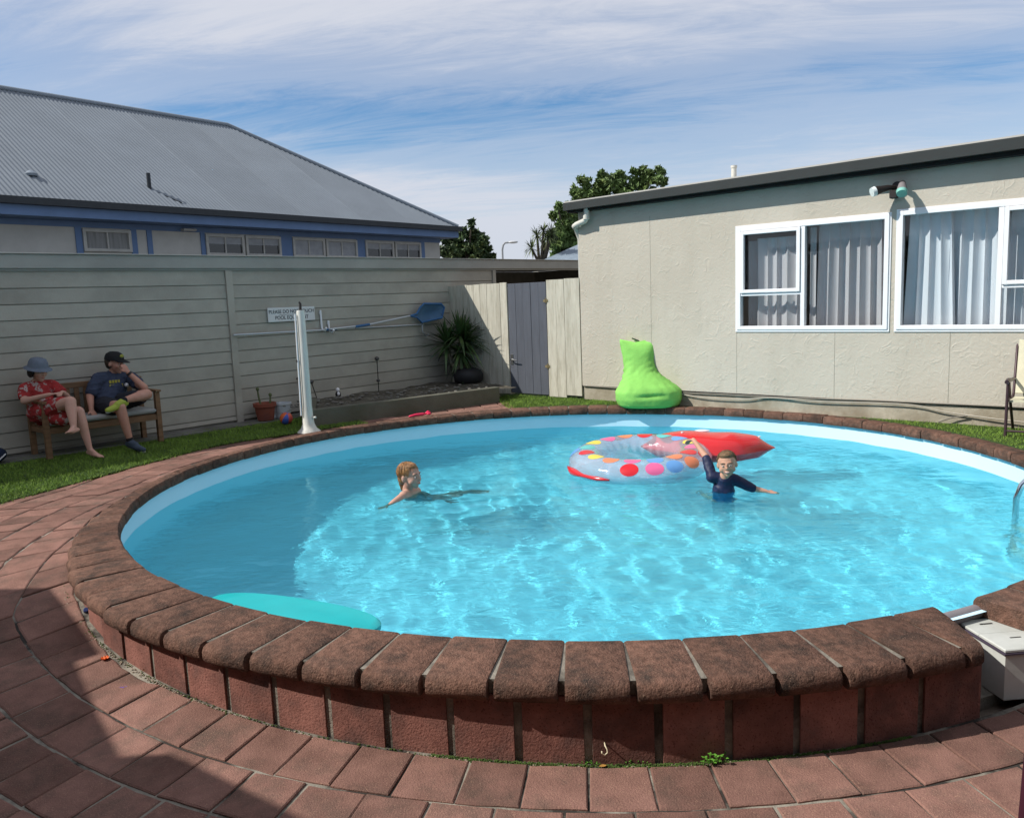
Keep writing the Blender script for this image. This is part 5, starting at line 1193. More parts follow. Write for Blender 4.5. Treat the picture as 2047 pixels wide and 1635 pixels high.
hand(mb, wrr, (-.45, .75, -.25), (0.3, .2, 1), .78, .35, 1); hand(mb, wrl, (.85, -.1, -.12), (0, -.2, 1), .78, .12, -1)
k = .95; Bh = basis(hc, v3(-.30, -1, .03), (-.10, 0, 1)); head(mb, Bh, k, True)
body = blob('body', rl(mb, org), m_skin_boy, .0065, 3, pb); face(body, Bh, k, True, org)
mb = MB(); mb.limb(hips, .088, chest, .094, 16); mb.limb(chest, .090, chest.lerp(nk, .70), .062, 14); mb.limb(shR_, .050, shL_, .050, 12); mb.limb(shR_, .046, shR_.lerp(elr, .90), .038); mb.limb(shL_, .046, shL_.lerp(ell_, .98), .037)
def swim_shirt():
    m = bpy.data.materials.new('swim_shirt'); m.use_nodes = True; t = m.node_tree; b = t.nodes['Principled BSDF']; b.inputs['Roughness'].default_value = .55; b.inputs['Specular IOR Level'].default_value = .3
    tc = t.nodes.new('ShaderNodeTexCoord'); s_ = t.nodes.new('ShaderNodeSeparateXYZ'); t.links.new(tc.outputs['Object'], s_.inputs[0])
    f = ramp(t, math_(t, 'ADD', s_.outputs[2], .5), [(.55, 1.), (.56, 0.)]); c = mixc(t, f, (.012, .018, .055), (.02, .16, .34)); t.links.new(c, b.inputs['Base Color']); return m
blob('swim_shirt', rl(mb, org), swim_shirt(), .0065, 2, pb, wr=.0035)
mb = MB(); M3 = Bh.to_3x3().to_4x4()
for x, y, z, a, b, c in ((0, -.022, .045, .082, .092, .080), (0, .02, .088, .062, .060, .034), (0, -.055, .0, .068, .05, .06)): mb.ell(Bh @ Vector((x * k, y * k, z * k)), a * k, b * k, c * k, M3, 18, 12)
m_hs = M('hair_sandy', (.15, .09, .045), .6, .45, 60., .004, 140)
blob('hair', rl(mb, org), m_hs, .007, 2, pb); strands(pb, Bh, k * 1.0, org, m_hs, 260, .030, seed=3)
pb.location.z -= .022
RECV += [o for o in COL.objects if o.parent == pb or (o.parent and o.parent.parent == pb)]

# ---- girl in the pool
org = v3(-.93, 7.12, -.30); pg = person('girl with wet blond hair swimming to the left of the spotted ring, looking right', org, None); k = 1.06
hc = v3(-.925, 7.10, -.055); nk = v3(-.955, 7.12, -.185); chest = v3(-.91, 7.17, -.35); hips = v3(-.80, 7.30, -.56)
sa, sb = v3(-.975, 7.02, -.208), v3(-.89, 7.24, -.225); ea, wa = v3(-1.045, 6.87, -.232), v3(-1.085, 6.765, -.245); eb, wb_ = v3(-.74, 7.20, -.40), v3(-.60, 7.10, -.50)
mb = MB(); mb.limb(hips, .085, chest, .090, 16); mb.limb(chest, .08, nk, .045, 14); mb.limb(nk, .046, hc + v3(-.01, 0, -.04), .044, 12); mb.limb(sa, .044, sb, .044, 12); mb.limb(chest, .06, sa, .045); mb.limb(sa, .038, ea, .030); mb.limb(ea, .030, wa, .020); mb.limb(sb, .036, eb, .028); mb.limb(eb, .028, wb_, .019)
for sx in (-1, 1): kn = hips + v3(.16 + sx * .06, .18, -.10); an = kn + v3(.16, .22, -.06); mb.limb(hips + v3(.03, sx * .05, 0), .062, kn, .045); mb.limb(kn, .044, an, .026); foot(mb, an, an + v3(.14, 0, -.04), .85)
hand(mb, wa, (-.45, -.55, -.08), (0, 0, 1), .80, .15, -1); hand(mb, wb_, (.9, -.2, -.02), (0, 0, 1), .80, .15, 1)
Bh = basis(hc, v3(.86, -.50, .02), (-.06, 0, 1)); head(mb, Bh, k, True)
body = blob('body', rl(mb, org), m_skin_pale, .0065, 3, pg); face(body, Bh, k, False, org)
mb = MB(); mb.limb(hips, .093, chest, .098, 16); blob('swimsuit', rl(mb, org), M('swimsuit_teal', (.12, .30, .36), .5), .009, 2, pg)
mb = MB(); M3 = Bh.to_3x3().to_4x4()
for x, y, z, a, b, c in ((0, -.024, .042, .082, .094, .081), (0, .010, .082, .060, .060, .036), (0, -.062, -.01, .066, .048, .065), (0, -.082, -.060, .040, .026, .045), (0, -.090, -.100, .022, .016, .030)): mb.ell(Bh @ Vector((x * k, y * k, z * k)), a * k, b * k, c * k, M3, 18, 12)
m_hb = M('hair_blond_wet', (.40, .20, .075), .45, .5, 45., .004, 90, col2=(.09, .045, .022), c2scale=22., spec=.4)
blob('hair', rl(mb, org), m_hb, .007, 2, pg); strands(pg, Bh, k * .985, org, m_hb, 330, .11, seed=5)
pg.location.z -= .028
RECV += [o for o in COL.objects if o.parent == pg or (o.parent and o.parent.parent == pg)]
# ------------------------------------------------------------------ inflatables
rc = Vector((1.215, 7.80, -.150)); RMj, RMn = .51, .175; RZs = .70
ring = thing('inflatable_ring', 'clear inflatable swim ring printed with coloured spots floating beside the boy', 'swim ring', rc)
ring.rotation_euler = (R(3), R(-2), 0)
m_vinyl = bpy.data.materials.new('clear_vinyl'); m_vinyl.use_nodes = True; t = m_vinyl.node_tree; t.nodes.clear(); out = t.nodes.new('ShaderNodeOutputMaterial')
tr = t.nodes.new('ShaderNodeBsdfTransparent'); tr.inputs[0].default_value = (.90, .90, .95, 1); df = t.nodes.new('ShaderNodeBsdfDiffuse'); df.inputs[0].default_value = (.82, .78, .88, 1); gl = t.nodes.new('ShaderNodeBsdfGlossy'); gl.inputs['Roughness'].default_value = .07
lw0 = t.nodes.new('ShaderNodeLayerWeight'); lw0.inputs[0].default_value = .5; lwo = math_(t, 'ADD', math_(t, 'MULTIPLY', math_(t, 'POWER', lw0.outputs['Facing'], 4.), .75), .045, clamp=True); m1 = t.nodes.new('ShaderNodeMixShader'); m2 = t.nodes.new('ShaderNodeMixShader'); m1.inputs[0].default_value = .26
t.links.new(tr.outputs[0], m1.inputs[1]); t.links.new(df.outputs[0], m1.inputs[2]); t.links.new(lwo, m2.inputs[0]); t.links.new(m1.outputs[0], m2.inputs[1]); t.links.new(gl.outputs[0], m2.inputs[2]); t.links.new(m2.outputs[0], out.inputs[0])
tcn = t.nodes.new('ShaderNodeTexCoord'); nn_ = t.nodes.new('ShaderNodeTexNoise'); nn_.inputs['Scale'].default_value = 9; t.links.new(tcn.outputs['Object'], nn_.inputs[0]); bpn = t.nodes.new('ShaderNodeBump'); bpn.inputs['Distance'].default_value = .01; t.links.new(nn_.outputs[0], bpn.inputs['Height']); t.links.new(bpn.outputs[0], gl.inputs['Normal'])
def torus_pt(a, b, off=0.):
    wr = .006 * math.sin(a * 26) * (max(0, -math.cos(b)) ** 2 + .25 * max(0, math.cos(b)) ** 6)     # puckers at the seams
    r_ = RMn + off + wr; return Vector(((RMj + r_ * math.cos(b)) * math.cos(a), (RMj + r_ * math.cos(b)) * math.sin(a), r_ * RZs * math.sin(b)))
mb = MB(); NA, NB = 156, 28
for i in range(NA):
    for j in range(NB): mb.v.append(tuple(torus_pt(2 * math.pi * i / NA, 2 * math.pi * j / NB)))
for i in range(NA):
    for j in range(NB): a = i * NB + j; b = i * NB + (j + 1) % NB; c = ((i + 1) % NA) * NB; mb.f.append((a, c + j, c + (j + 1) % NB, b))
mb.build('tube', m_vinyl, ring, smooth='all')
dotc = dict(red=(.62, .012, .022), yellow=(.80, .62, .07), blue=(.13, .33, .66), teal=(.10, .50, .48), pink=(.75, .13, .30), orange=(.74, .22, .10))
dm = {kk: M('print_' + kk, v, .3, .03, spec=.5) for kk, v in dotc.items()}
def dot(a, b, col, rad=.062):
    mb = MB(); mb.v.append(tuple(torus_pt(a, b, .003))); n_ = 20; rings = 3
    for q in range(1, rings + 1):
        for k_ in range(n_):
            f = 2 * math.pi * k_ / n_; rr_ = rad * q / rings; Rl = RMj + RMn * math.cos(b); mb.v.append(tuple(torus_pt(a + rr_ * math.cos(f) / Rl, b + rr_ * math.sin(f) / RMn, .003)))
    for k_ in range(n_): mb.f.append((0, 1 + k_, 1 + (k_ + 1) % n_))
    for q in range(rings - 1):
        for k_ in range(n_): a0 = 1 + q * n_ + k_; a1 = 1 + q * n_ + (k_ + 1) % n_; mb.f.append((a0, a0 + n_, a1 + n_, a1))
    mb.build('spot', dm[col], ring, smooth='all')
seq = ['pink', 'red', 'orange', 'blue', 'yellow', 'teal']
cols2 = ['teal', 'red', 'yellow', 'orange', 'pink', 'blue', 'orange', 'red', 'pink', 'yellow', 'blue', 'teal', 'red', 'orange', 'pink', 'yellow']
for i in range(16): dot(2 * math.pi * (i + .3) / 16, R(88 + 4 * (i % 2)), cols2[(i + 9) % 16], .078)
lowc = {-115: 'red', -95: 'pink', -78: 'blue', -60: 'orange', -38: 'red', -135: None, 20: 'pink', 55: 'orange', 90: 'red', 125: 'yellow', 160: 'blue'}
for aa, cc in lowc.items():
    if cc: dot(R(aa + 8), R(38 if aa < 0 else 45), cc, .084)
m_red = M('red_vinyl', (.62, .014, .018), .22, .04, spec=.6, coat=.4)
mb = MB(); rim_pts = [torus_pt(R(a), R(-8), .012) for a in np.linspace(182, 238, 12)]; mb.tube(rim_pts, [.012, .018, .028, .036, .034, .026, .018, .016, .018, .020, .014, .008], 10); mb.v = [tuple(v) for v in mb.v]; mb.build('red_grip_strap', m_red, ring, smooth='all')
# red inflatable float
def pillow(name, outline, thick, mat, label, cat, loc, rz, n=26, tilt=(0, 0)):
    """inflated flat shape: outline = list of (x, half width low, half width high)"""
    xs_ = np.linspace(outline[0][0], outline[-1][0], n * 2); ox = [p[0] for p in outline]; lo_ = np.interp(xs_, ox, [p[1] for p in outline]); hi_ = np.interp(xs_, ox, [p[2] for p in outline])
    kr = np.exp(-.5 * (np.arange(-5, 6) / 2.6) ** 2); kr /= kr.sum(); sm_ = lambda a: np.convolve(np.pad(a, 5, mode='reflect', reflect_type='odd'), kr, 'valid'); lo_, hi_ = sm_(lo_), sm_(hi_)
    mb = MB(); m_ = 16
    for sgn in (1, -1):
        for i, x in enumerate(xs_):
            for j in range(m_ + 1):
                f = j / m_; y = lo_[i] + (hi_[i] - lo_[i]) * f; wv = (hi_[i] - lo_[i]); ex = min(1, min(i, len(xs_) - 1 - i) / 16)
                z = sgn * thick * math.sqrt(max(0, 1 - (2 * f - 1) ** 2)) * min(1, wv / .3) * (.25 + .75 * math.sqrt(ex)) if 0 < j < m_ else 0
                z *= 1 + .012 * math.sin(x * 22 + j * .3) * (1 - abs(2 * f - 1))
                mb.v.append((x, y, z))
    N_ = len(xs_) * (m_ + 1)
    for i in range(len(xs_) - 1):
        for j in range(m_): a = i * (m_ + 1) + j; mb.f.append((a, a + m_ + 1, a + m_ + 2, a + 1)); mb.f.append((N_ + a, N_ + a + 1, N_ + a + m_ + 2, N_ + a + m_ + 1))
    t_ = thing(name, label, cat, loc, rz); o = mb.build('shell', mat, t_, smooth='all'); o.rotation_euler = (tilt[0], tilt[1], 0); return t_
redf = pillow('red_inflatable', [(-.62, -.02, .02), (-.5, -.12, .13), (-.3, -.22, .27), (-.05, -.30, .30), (.15, -.33, .22), (.35, -.28, .24), (.55, -.15, .17), (.74, -.005, .012)], .155, m_red,
              'glossy red inflatable with a pointed end floating behind the spotted ring', 'inflatable', Vector((1.93, 8.27, -.145)), R(-4), tilt=(R(5), R(2)))
mb = MB(); mb.lathe([(.05, 0), (.052, .006), (.03, .012), (.001, .012)], (.02, .10, .150), 18, sx=1.5); mb.build('white_label', M('label_white', (.75, .78, .85), .4), redf, smooth=50)
mb = MB(); mb.lathe([(.014, 0), (.014, .012), (.004, .014), (.001, .014)], (-.20, -.02, .155), 12); mb.build('valve', M('valve_clear', (.75, .7, .7), .2), redf, smooth=50)
mb = MB(); mb.lathe([(.014, 0), (.014, .012), (.004, .014), (.001, .014)], (.58, .0, .085), 12); mb.build('valve', M('valve_clear2', (.75, .7, .7), .2), redf, smooth=50)
# teal body board
m_teal = M('teal_foam', (.005, .40, .42), .35, .05, 5., spec=.5)
bb = MB(); L2, W2_ = .585, .215; n_ = 40
outl = [(L2 * math.cos(2 * math.pi * i / n_), W2_ * math.copysign(abs(math.sin(2 * math.pi * i / n_)) ** .9, math.sin(2 * math.pi * i / n_))) for i in range(n_)]
for z, s_ in ((-.025, .97), (-.012, 1), (.010, 1), (.022, .965)):
    for x, y in outl: bb.v.append((x * s_, y * s_, z + .018 * (x / L2) ** 2))
for r_ in range(3):
    for i in range(n_): a = r_ * n_ + i; b = r_ * n_ + (i + 1) % n_; bb.f.append((a, b, b + n_, a + n_))
bb.f.append(tuple(reversed(range(n_)))); bb.f.append(tuple(3 * n_ + i for i in range(n_)))
bo = bb.build('body_board', m_teal, None, smooth=40, **L_('turquoise foam body board floating against the near pool wall', 'body board')); bo.location = (-1.255, 4.285, WZ + .018); bo.rotation_euler = (0, 0, R(-27))
RECV.append(bo)

# ------------------------------------------------------------------ bean bag
bgo = Vector((1.76, 10.50, -.008)); bean = thing('bean_bag_chair', 'lime green high backed bean bag chair on the grass against the stucco wall', 'bean bag', bgo)
m_lime = M('lime_cloth', (.23, .54, .115), .8, .10, 5., .014, 7, spec=.2)
XD = Vector((BD.x, BD.y, 0)) * .0 + Vector((.985, -.17, 0)); YD = Vector((-XD.y, XD.x, 0))   # local x to the right in view, y towards the wall
prof_b = [  # z, centre x, half width, front y, back y, squareness
    (.0, .015, .36, -.26, .30, 2.6), (.02, .015, .395, -.295, .33, 2.6), (.10, .015, .425, -.32, .35, 2.6), (.20, .01, .425, -.31, .36, 2.6), (.26, .0, .375, -.27, .36, 2.5), (.31, -.03, .325, -.19, .37, 2.4),
    (.37, -.065, .27, -.10, .38, 2.4), (.43, -.095, .23, -.02, .38, 2.4), (.50, -.105, .212, .04, .385, 2.5), (.57, -.11, .208, .08, .39, 2.6), (.66, -.113, .216, .11, .395, 2.7), (.74, -.113, .225, .14, .39, 2.8), (.80, -.113, .23, .18, .37, 3.0), (.825, -.113, .222, .215, .34, 3.)]
mb = MB(); n_ = 64; zs_ = np.linspace(0, .825, 44)
def pb_(z, i): return float(np.interp(z, [p[0] for p in prof_b], [p[i] for p in prof_b]))
for z in zs_:
    cx_, hw, fy, by, sq = [pb_(z, i) for i in range(1, 6)]; cyy = (fy + by) / 2; hd = (by - fy) / 2
    for k_ in range(n_):
        a = 2 * math.pi * k_ / n_; ca, sa_ = math.cos(a), math.sin(a); x = cx_ + hw * math.copysign(abs(ca) ** (2 / sq), ca); y = cyy + hd * math.copysign(abs(sa_) ** (2 / sq), sa_)
        ear = max(0, (z - .66) / .165); u_ = (x - cx_) / hw; zz = z + ear * (.060 * (abs(u_) ** 2.5) + .010 * u_ - .020); x += ear * u_ * abs(u_) * .02
        q = Vector((x * 3.2, y * 3.2, z * 4)); wr = .011 * mnoise.noise(q) + .005 * mnoise.noise(q * 3.1)
        # drag folds where the back meets the seat
        fold = math.exp(-((z - .40) / .13) ** 2) * .009 * math.sin((z * 1.0 - x * .65) * 85 + 5 * mnoise.noise(q * 1.5)) * (1 if sa_ < .3 else 0) + .010 * math.exp(-((z - .24) / .05) ** 2) * math.sin(a * 17 + 3 * mnoise.noise(q)) * (1 if sa_ < .2 else 0)
        pinch = -.03 * math.exp(-((z - .155 - .05 * x) / .018) ** 2) * math.exp(-((x - .03) / .14) ** 2) * (1 if sa_ < 0 else 0)
        nrm = Vector((ca, sa_ , 0)); p = Vector((x, y, zz)) + nrm * (wr + fold) - Vector((0, 1, 0)) * pinch
        mb.v.append(tuple(XD * p.x + YD * p.y + Vector((0, 0, max(p.z, 0)))))
for j in range(len(zs_) - 1):
    for k_ in range(n_): a = j * n_ + k_; b = j * n_ + (k_ + 1) % n_; mb.f.append((a, b, b + n_, a + n_))
mb.f.append(tuple(reversed(range(n_)))); mb.f.append(tuple((len(zs_) - 1) * n_ + i for i in range(n_)))
mb.build('cover', m_lime, bean, smooth='all')
mb = MB(); mb.tube([XD * -.20 + YD * .30 + Vector((0, 0, .86)), XD * -.16 + YD * .29 + Vector((0, 0, .845)), XD * -.09 + YD * .28 + Vector((0, 0, .815)), XD * -.04 + YD * .28 + Vector((0, 0, .81))], .009, 6); mb.build('carry_loop', M('loop_dark', (.03, .05, .03), .8), bean)

# ------------------------------------------------------------------ folding chair on the right
m_cf = M('chair_frame_maroon', (.06, .035, .04), .4, metal=.2); m_cc = M('chair_cream', (.62, .58, .42), .7)
f1 = hit(2009, 874, -.008); f2 = hit(2036, 853, -.008)
ch = thing('folding_chair', 'folding garden chair with dark frame and cream sling on the grass at the right edge', 'chair', f1)
ax = Vector((.62, .785, 0)); ay = Vector((.785, -.62, 0))
def cpos(x, y, z): return ax * x + ay * y + Vector((0, 0, z))
for y in (0, .50):
    nm = 'leg'
    mb = MB(); mb.tube([cpos(0, y, 0), cpos(.02, y, .25), cpos(.04, y, .50)], .0135, 8); mb.build('leg', m_cf, ch, smooth=60)
    mb = MB(); mb.tube([cpos(.52, y, 0), cpos(.25, y, .30), cpos(.10, y, .50)], .0135, 8); mb.build('leg', m_cf, ch, smooth=60)
    mb = MB(); mb.tube([cpos(.10, y, .34), cpos(.40, y, .32), cpos(.46, y, .36), cpos(.62, y, .95)], .0125, 8); mb.build('back_frame', m_cf, ch, smooth=60)
    mb = MB(); mb.tube([cpos(-.03, y, .515), cpos(.06, y, .525), cpos(.25, y, .51), cpos(.47, y, .50)], [.02, .022, .017, .015], 8); mb.build('armrest', m_cf, ch, smooth=60)
mb = MB(); mb.box(0, 1, 0, 1, 0, 1); mb.v = [tuple(cpos(.06 + .38 * v[0], .015 + .47 * v[1], .322 + .018 * v[2] - .01 * v[0])) for v in mb.v]; mb.build('seat_sling', m_cc, ch)
mb = MB(); mb.box(0, 1, 0, 1, 0, 1); mb.v = [tuple(cpos(.455 + .17 * v[0] - .02 * v[2], .015 + .47 * v[1], .36 + .62 * v[0] + .006 * v[2])) for v in mb.v]; mb.build('back_sling', m_cc, ch)
mb = MB(); mb.tube([cpos(.005, 0, .06), cpos(.005, .5, .06)], .01, 8); mb.build('stretcher', m_cf, ch)

# pool ladder handrail at the right edge
lad = thing('pool_ladder', 'chrome ladder rail curving into the water at the right edge', 'ladder', (3.70, 5.70, 0))
m_chrome = M('chrome', (.7, .72, .74), .12, 0, metal=1.)
b0 = hit(2030, 1028, WZ) - Vector(lad.location)
for dy in (0, .42):
    o_ = Vector((.15 * dy, -dy, 0)); mb = MB(); mb.tube([b0 + o_ + Vector((-.02, .0, -1.0)), b0 + o_, b0 + o_ + Vector((.0, 0, .12)), b0 + o_ + Vector((.03, -.01, .22)), b0 + o_ + Vector((.10, -.03, .31)), b0 + o_ + Vector((.22, -.06, .36)), b0 + o_ + Vector((.36, -.10, .36)), b0 + o_ + Vector((.50, -.14, .30)), b0 + o_ + Vector((.52, -.14, .24))], .021, 10); mb.build('rail', m_chrome, lad, smooth='all')
for z in (-.35, -.62, -.9): mb = MB(); mb.box(-.03, .03, -.42, .0, z, z + .03, Matrix.Translation(b0 + Vector((0, 0, 0)))); mb.build('step', m_white, lad)
RECV += [o for o in COL.objects if o.parent == lad]

# ------------------------------------------------------------------ skimmer box in the gap
m_cream_pl = M('skimmer_plastic', (.52, .53, .49), .5, .06, 5., col2=(.42, .43, .39), c2scale=3.)
c1 = hit(2010, 1300, -.09); c2 = hit(1920, 1245, -.09); c3 = hit(2047, 1283, -.09)
ex = (c3 - c1).normalized(); ey = (c2 - c1).normalized(); ex = (ex - ey * ex.dot(ey)).normalized()
sk = thing('skimmer_box', 'cream plastic skimmer box with a two part lid wedged between the coping ends', 'pool skimmer', (c1.x, c1.y, -.30))
SK = Matrix(((ex.x, ey.x, 0, 0), (ex.y, ey.y, 0, 0), (0, 0, 1, .30), (0, 0, 0, 1)))
LY = (c2 - c1).length + .03; LX = .42
mb = MB(); mb.box(.006, LX - .006, .006, LY, -.32, -.105, SK, bev=.006); mb.build('box', m_cream_pl, sk)
mb = MB(); mb.box(0, LX, 0, LY * .52, -.104, -.088, SK, bev=.004); mb.build('lid', m_cream_pl, sk); mb = MB(); mb.box(0, LX, LY * .525, LY, -.104, -.090, SK, bev=.004); mb.build('lid', m_cream_pl, sk)
mb = MB(); mb.box(-.004, LX, -.004, LY, -.112, -.1045, SK); mb.build('lid_seal', M('purple_grey', (.07, .055, .08), .6), sk)
for (x, y, w_) in ((.10, LY * .32, .05), (.20, LY * .62, .06), (.07, LY * .80, .06), (.24, LY * .36, .04)):
    mb = MB(); mb.box(x, x + w_, y, y + .008, -.0875, -.0868, SK); mb.build('finger_slot', m_dark, sk)
pA, pB = hit(1890, 1240, -.075), hit(2020, 1203, -.075); mid = (pA + pB) / 2
wr_ = thing('skimmer_throat_bar', 'thick pale grey plastic bar spanning the skimmer gap at the water side', 'pipe', mid)
mb = MB(); mb.tube([pA - mid - (pB - pA) * .25, pB - mid + (pB - pA) * .25], .034, 16); mb.build('bar', M('grey_pvc', (.22, .20, .21), .5), wr_, smooth=60)

# maroon post at the right
pq = hit(2052, 1650, -.36); mp = thing('maroon_post', 'slim dark maroon post cut off by the bottom right corner', 'post', (1.40, 2.02, -.36))
def ray_at(px, py, t): d = pray(px, py); return Vector((d[0] * t, d[1] * t, CAMZ + d[2] * t))
a_ = ray_at(2044, 1700, 1.55); b_ = ray_at(2065, 1470, 1.55)
dirp = (b_ - a_).normalized(); lo = a_ + dirp * ((-.36 - a_.z) / dirp.z); hi_p = a_ + dirp * ((1.9 - a_.z) / dirp.z)
mp.location = lo
mb = MB(); mb.tube([Vector((0, 0, 0)), hi_p - lo], .012, 12); mb.build('shaft', M('maroon_paint', (.05, .012, .022), .4), mp, smooth=60)
mb = MB(); mb.lathe([(.05, 0), (.05, .01), (.02, .02), (.013, .05)], n=14); mb.build('foot_plate', M('maroon_paint2', (.05, .012, .022), .4), mp, smooth=40)

# ------------------------------------------------------------------ unseen roof added out of frame, outline projected back from the near left shadow
def gp(px, py):
    p = hit(px, py, -.3)
    for _ in range(25): p = hit(px, py, G(p.y) * .5 + p.z * .5)
    return p
SH = [tuple(gp(*q)[:2]) for q in ((-120, 1181), (62, 1180), (157, 1312), (106, 1329), (150, 1442), (186, 1519), (284, 1514), (342, 1538), (530, 1635))] + [(.3, 1.45), (12.0, 1.40)]
HV = 2.35
def up_to(p): zg = G(p[1]); t_ = (HV - zg) / SD.z; return (p[0] + SD.x * t_, p[1] + SD.y * t_)
poly = [up_to(p) for p in SH]; x_l = min(p[0] for p in poly)
poly = [(x_l - 3, poly[0][1] + .1)] + poly + [(poly[-1][0], -4.0), (x_l - 3, -4.0)]
ver = thing('shade_caster', 'unseen stepped roof and walls added beside and behind the camera to shade the paving', 'shade_caster', (poly[0][0] + 2, 0, -.36))
vo = Vector(ver.location); mb = MB(); n_ = len(poly)
for z in (HV, HV + .10):
    for x, y in poly: mb.v.append((x - vo.x, y - vo.y, z - vo.z))
for i in range(n_): j = (i + 1) % n_; mb.f.append((i, j, n_ + j, n_ + i))
mb.f.append(tuple(range(n_))); mb.f.append(tuple(reversed(range(n_, 2 * n_))))
bmv = mb.build('roof', m_iron, ver)
bm_ = bmesh.new(); bm_.from_mesh(bmv.data); bmesh.ops.recalc_face_normals(bm_, faces=bm_.faces); bm_.to_mesh(bmv.data); bm_.free()
for (x, y) in ((-6.4, 4.0), (-4.9, 1.2), (-4.9, -2.5), (-8.5, 4.0)):
    mb = MB(); mb.box(-.05, .05, -.05, .05, 0, HV + .36, Matrix.Translation((x - vo.x, y - vo.y, 0))); mb.build('post', m_cream, ver)
mb = MB(); mb.box(-12 - vo.x, -6.9 - vo.x, -4 - vo.y, 2.5 - vo.y, 0, HV + .359); mb.build('wall', m_cream, ver)
m_vw = M('block_wall_render', (.20, .18, .15), .9)
mb = MB(); mb.box(-6.89 - vo.x, poly[-3][0] - .3 - vo.x, -2.2 - vo.y, -2.0 - vo.y, 0, HV + .359); mb.build('sky_block_wall', m_vw, ver)  # unseen wall added behind the camera, blocks sky light on camera-facing surfaces

# ------------------------------------------------------------------ litter, weeds, small finds
m_weed = M('weed_leaf', (.10, .26, .03), .6, .3, 20.)
def weed(px, py, n, spread, size, label):
    p = hit(px, py, -.34)
    for _ in range(6): p = hit(px, py, G(p.y))
    t_ = thing('weed', label, 'weed', p)
    mb = MB()
    for i in range(n):
        c = Vector((rng.gauss(0, spread), rng.gauss(0, spread * .35), 0)); h = rng.uniform(.2, 1) * size * 1.3; top = c + Vector((rng.uniform(-.3, .3) * size, -rng.uniform(0, .4) * size, h))
        mb.tube([c, top], .0012, 4)
        for q in range(3):
            a = rng.uniform(0, 6.28); l_ = size * rng.uniform(.25, .5); d = Vector((math.cos(a), math.sin(a), rng.uniform(.0, .6))).normalized(); s_ = d.cross(Vector((0, 0, 1))).normalized() * l_ * .38
            mb.add([top, top + d * l_ * .5 + s_, top + d * l_, top + d * l_ * .5 - s_], [(0, 1, 2, 3)])
    mb.build('foliage', m_weed, t_)
weed(1425, 1526, 22, .030, .035, 'leafy green weed, the largest at the foot of the pool wall')
weed(1560, 1504, 10, .018, .022, 'small weed sprig right of the large leafy weed at the wall foot')
weed(1175, 1528, 12, .016, .012, 'tiny weed tuft at the wall foot below the hook')
weed(1260, 1527, 16, .030, .010, 'low green weed patch spreading between the hook and the leafy weed')
weed(152, 1205, 8, .012, .018, 'sprig of weed in the gap where the left paving meets the coping')
m_moss = M('moss', (.06, .10, .02), .9, .4, 30.)
mb = MB()
for k in range(2200):
    th = rng.uniform(-104, -76) if rng.random() < .8 else rng.uniform(-145, -76); r_ = 3.958 + abs(rng.gauss(0, .009)); p = pol(th, r_); mb.ell((p.x, p.y, G(p.y) - .006 + rng.uniform(0, .006)), rng.uniform(.002, .005), rng.uniform(.002, .005), .003, nu=5, nv=3)
mb.build('moss', m_moss, None, kind='stuff')
# hook in the wall
def wall_pt(px, py, Rw):
    d = pray(px, py); ox, oy = -PC[0], -PC[1]; a = d[0] ** 2 + d[1] ** 2; b = 2 * (ox * d[0] + oy * d[1]); c = ox * ox + oy * oy - Rw * Rw; t_ = (-b - math.sqrt(b * b - 4 * a * c)) / 2 / a; return Vector((d[0] * t_, d[1] * t_, CAMZ + d[2] * t_))
hp = wall_pt(1209, 1486, 3.96); mb = MB(); mb.tube([(0, .01, 0), (0, -.012, -.002), (.006, -.018, -.012), (.008, -.018, -.026), (-.003, -.018, -.036), (-.014, -.018, -.028), (-.014, -.018, -.020)], .0026, 8)
ob = mb.build('cup_hook', M('ivory_hook', (.70, .62, .42), .4), None, smooth='all', **L_('small ivory hook screwed into the brick wall of the pool rim', 'hook')); ob.location = hp
# petals, leaves, cap
def gp(px, py):
    p = hit(px, py, -.3)
    for _ in range(12): p = hit(px, py, G(p.y) * .5 + p.z * .5)
    return p
fl_ = thing('orange_flower', 'crumpled orange flower head on the left paving', 'flower', gp(210, 1319)); m_of = M('petal_orange', (.70, .13, .02), .6)
for i in range(9):
    a = i * .7; mb = MB(); d = Vector((math.cos(a), math.sin(a), .5)); s_ = Vector((-math.sin(a), math.cos(a), 0)) * .010; mb.add([Vector((0, 0, .002)), d * .014 + s_, d * .022 + Vector((0, 0, .006)), d * .014 - s_], [(0, 1, 2, 3)]); mb.build('petal', m_of, fl_)
mb = MB(); mb.ell((0, 0, .006), .008, .008, .006, nu=8, nv=6); mb.build('flower_centre', m_of, fl_, smooth='all')
pf = gp(247, 1372); mb = MB()
for i in range(5): a = i * 1.2566; d = Vector((math.cos(a), math.sin(a), .12)); s_ = Vector((-math.sin(a), math.cos(a), 0)) * .005; mb.add([Vector((0, 0, .001)), d * .010 + s_, d * .018, d * .010 - s_], [(0, 1, 2, 3)])
ob = mb.build('purple_flower', M('petal_purple', (.13, .08, .42), .6), None, **L_('tiny purple flower on the paving to the right of the orange one', 'flower')); ob.location = pf
m_dry = M('dry_leaf', (.42, .22, .05), .7, .2, 20.); m_paleleaf = M('pale_leaf', (.50, .38, .25), .7)
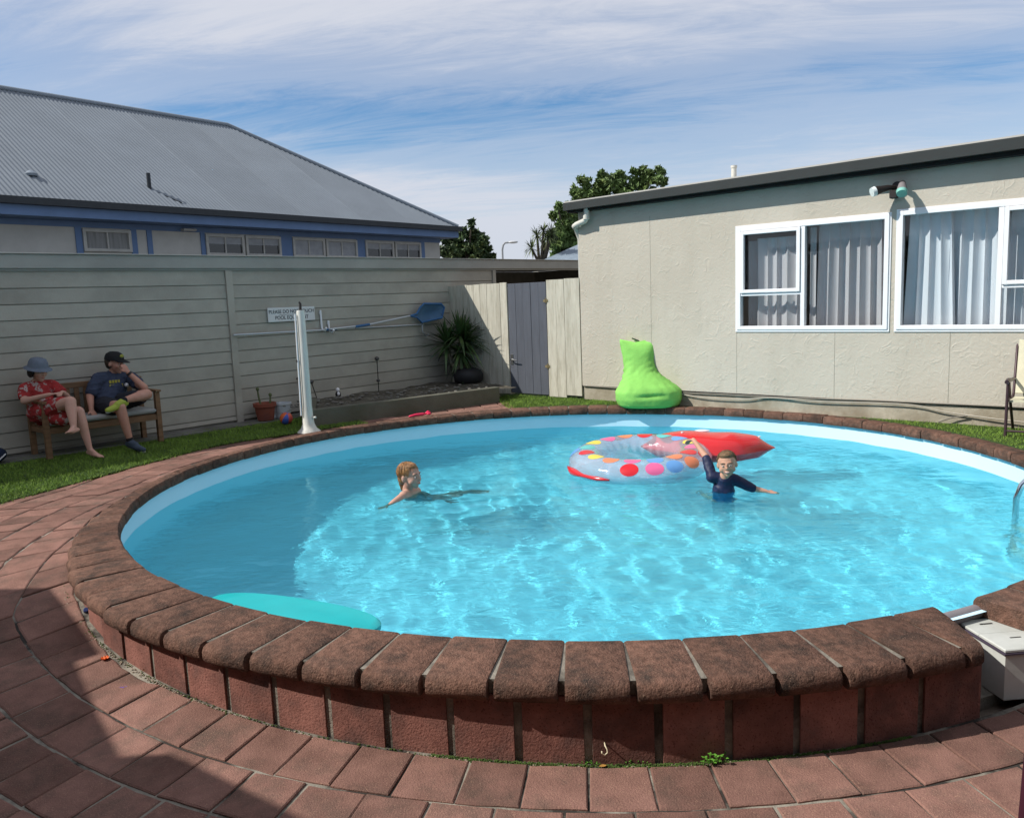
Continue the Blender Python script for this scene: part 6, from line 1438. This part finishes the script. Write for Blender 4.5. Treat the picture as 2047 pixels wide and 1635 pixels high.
def leaf(px, py, ln, rz, mat, label, curl=.4, tilt=0.):
    p = gp(px, py); mb = MB(); n_ = 6
    for i in range(n_ + 1):
        f = i / n_; w_ = ln * .28 * math.sin(math.pi * min(max(f, .02), .98)) ** .8; z = .003 + curl * ln * (f - .5) ** 2
        mb.v += [(ln * (f - .5), -w_, z + .3 * w_), (ln * (f - .5), 0, z), (ln * (f - .5), w_, z + .3 * w_)]
    for i in range(n_): a = 3 * i; mb.f += [(a, a + 1, a + 4, a + 3), (a + 1, a + 2, a + 5, a + 4)]
    o = mb.build('fallen_leaf', mat, None, smooth='all', **L_(label, 'leaf')); o.location = p; o.rotation_euler = (tilt, 0, rz); return o
leaf(645, 1462, .032, .3, m_paleleaf, 'curled pale leaf lying at the foot of the brick wall, left of centre')
leaf(257, 1316, .045, 1.9, m_dry, 'yellow dry leaf stood on edge against the brick wall near the orange flower', .3, 1.1)
leaf(292, 1338, .035, .9, m_dry, 'orange brown dry leaf against the wall just below the yellow one', .4, .7)
leaf(1205, 1532, .03, .2, m_dry, 'sliver of brown leaf lying on the paving under the hook', .2)
m_cap2 = M('cap_navy', (.04, .06, .18), .4)
bc = gp(167, 1224); mb = MB(); mb.lathe([(.014, 0), (.014, .016), (.012, .018), (.001, .018)], n=14); ob = mb.build('bottle_cap', m_cap2, None, smooth=40, **L_('navy and white bottle cap in the gap between left paving and coping', 'bottle cap')); ob.location = bc + Vector((.01, .01, .004)); ob.rotation_euler = (.6, .4, 0)
mb = MB(); mb.tube([(.0143, 0, .006), (.0143, .0, .011)], .004, 6); sv = mb.build('white_stripe', m_white, ob)
# grit in the gap beside the wall
mb = MB()
for k in range(420):
    th = rng.uniform(-144, -118) if k % 3 else rng.uniform(-118, -80); p = pol(th, 3.965 + abs(rng.gauss(0, .012))); r_ = rng.uniform(.002, .0065); mb.ell((p.x, p.y, G(p.y) - .004), r_, r_ * .8, r_ * .6, nu=6, nv=4)
mb.build('grit', M('grit', (.30, .24, .18), .9, .4, 60.), None, kind='stuff')

for o in RECV: o.cycles.is_caustics_receiver = True
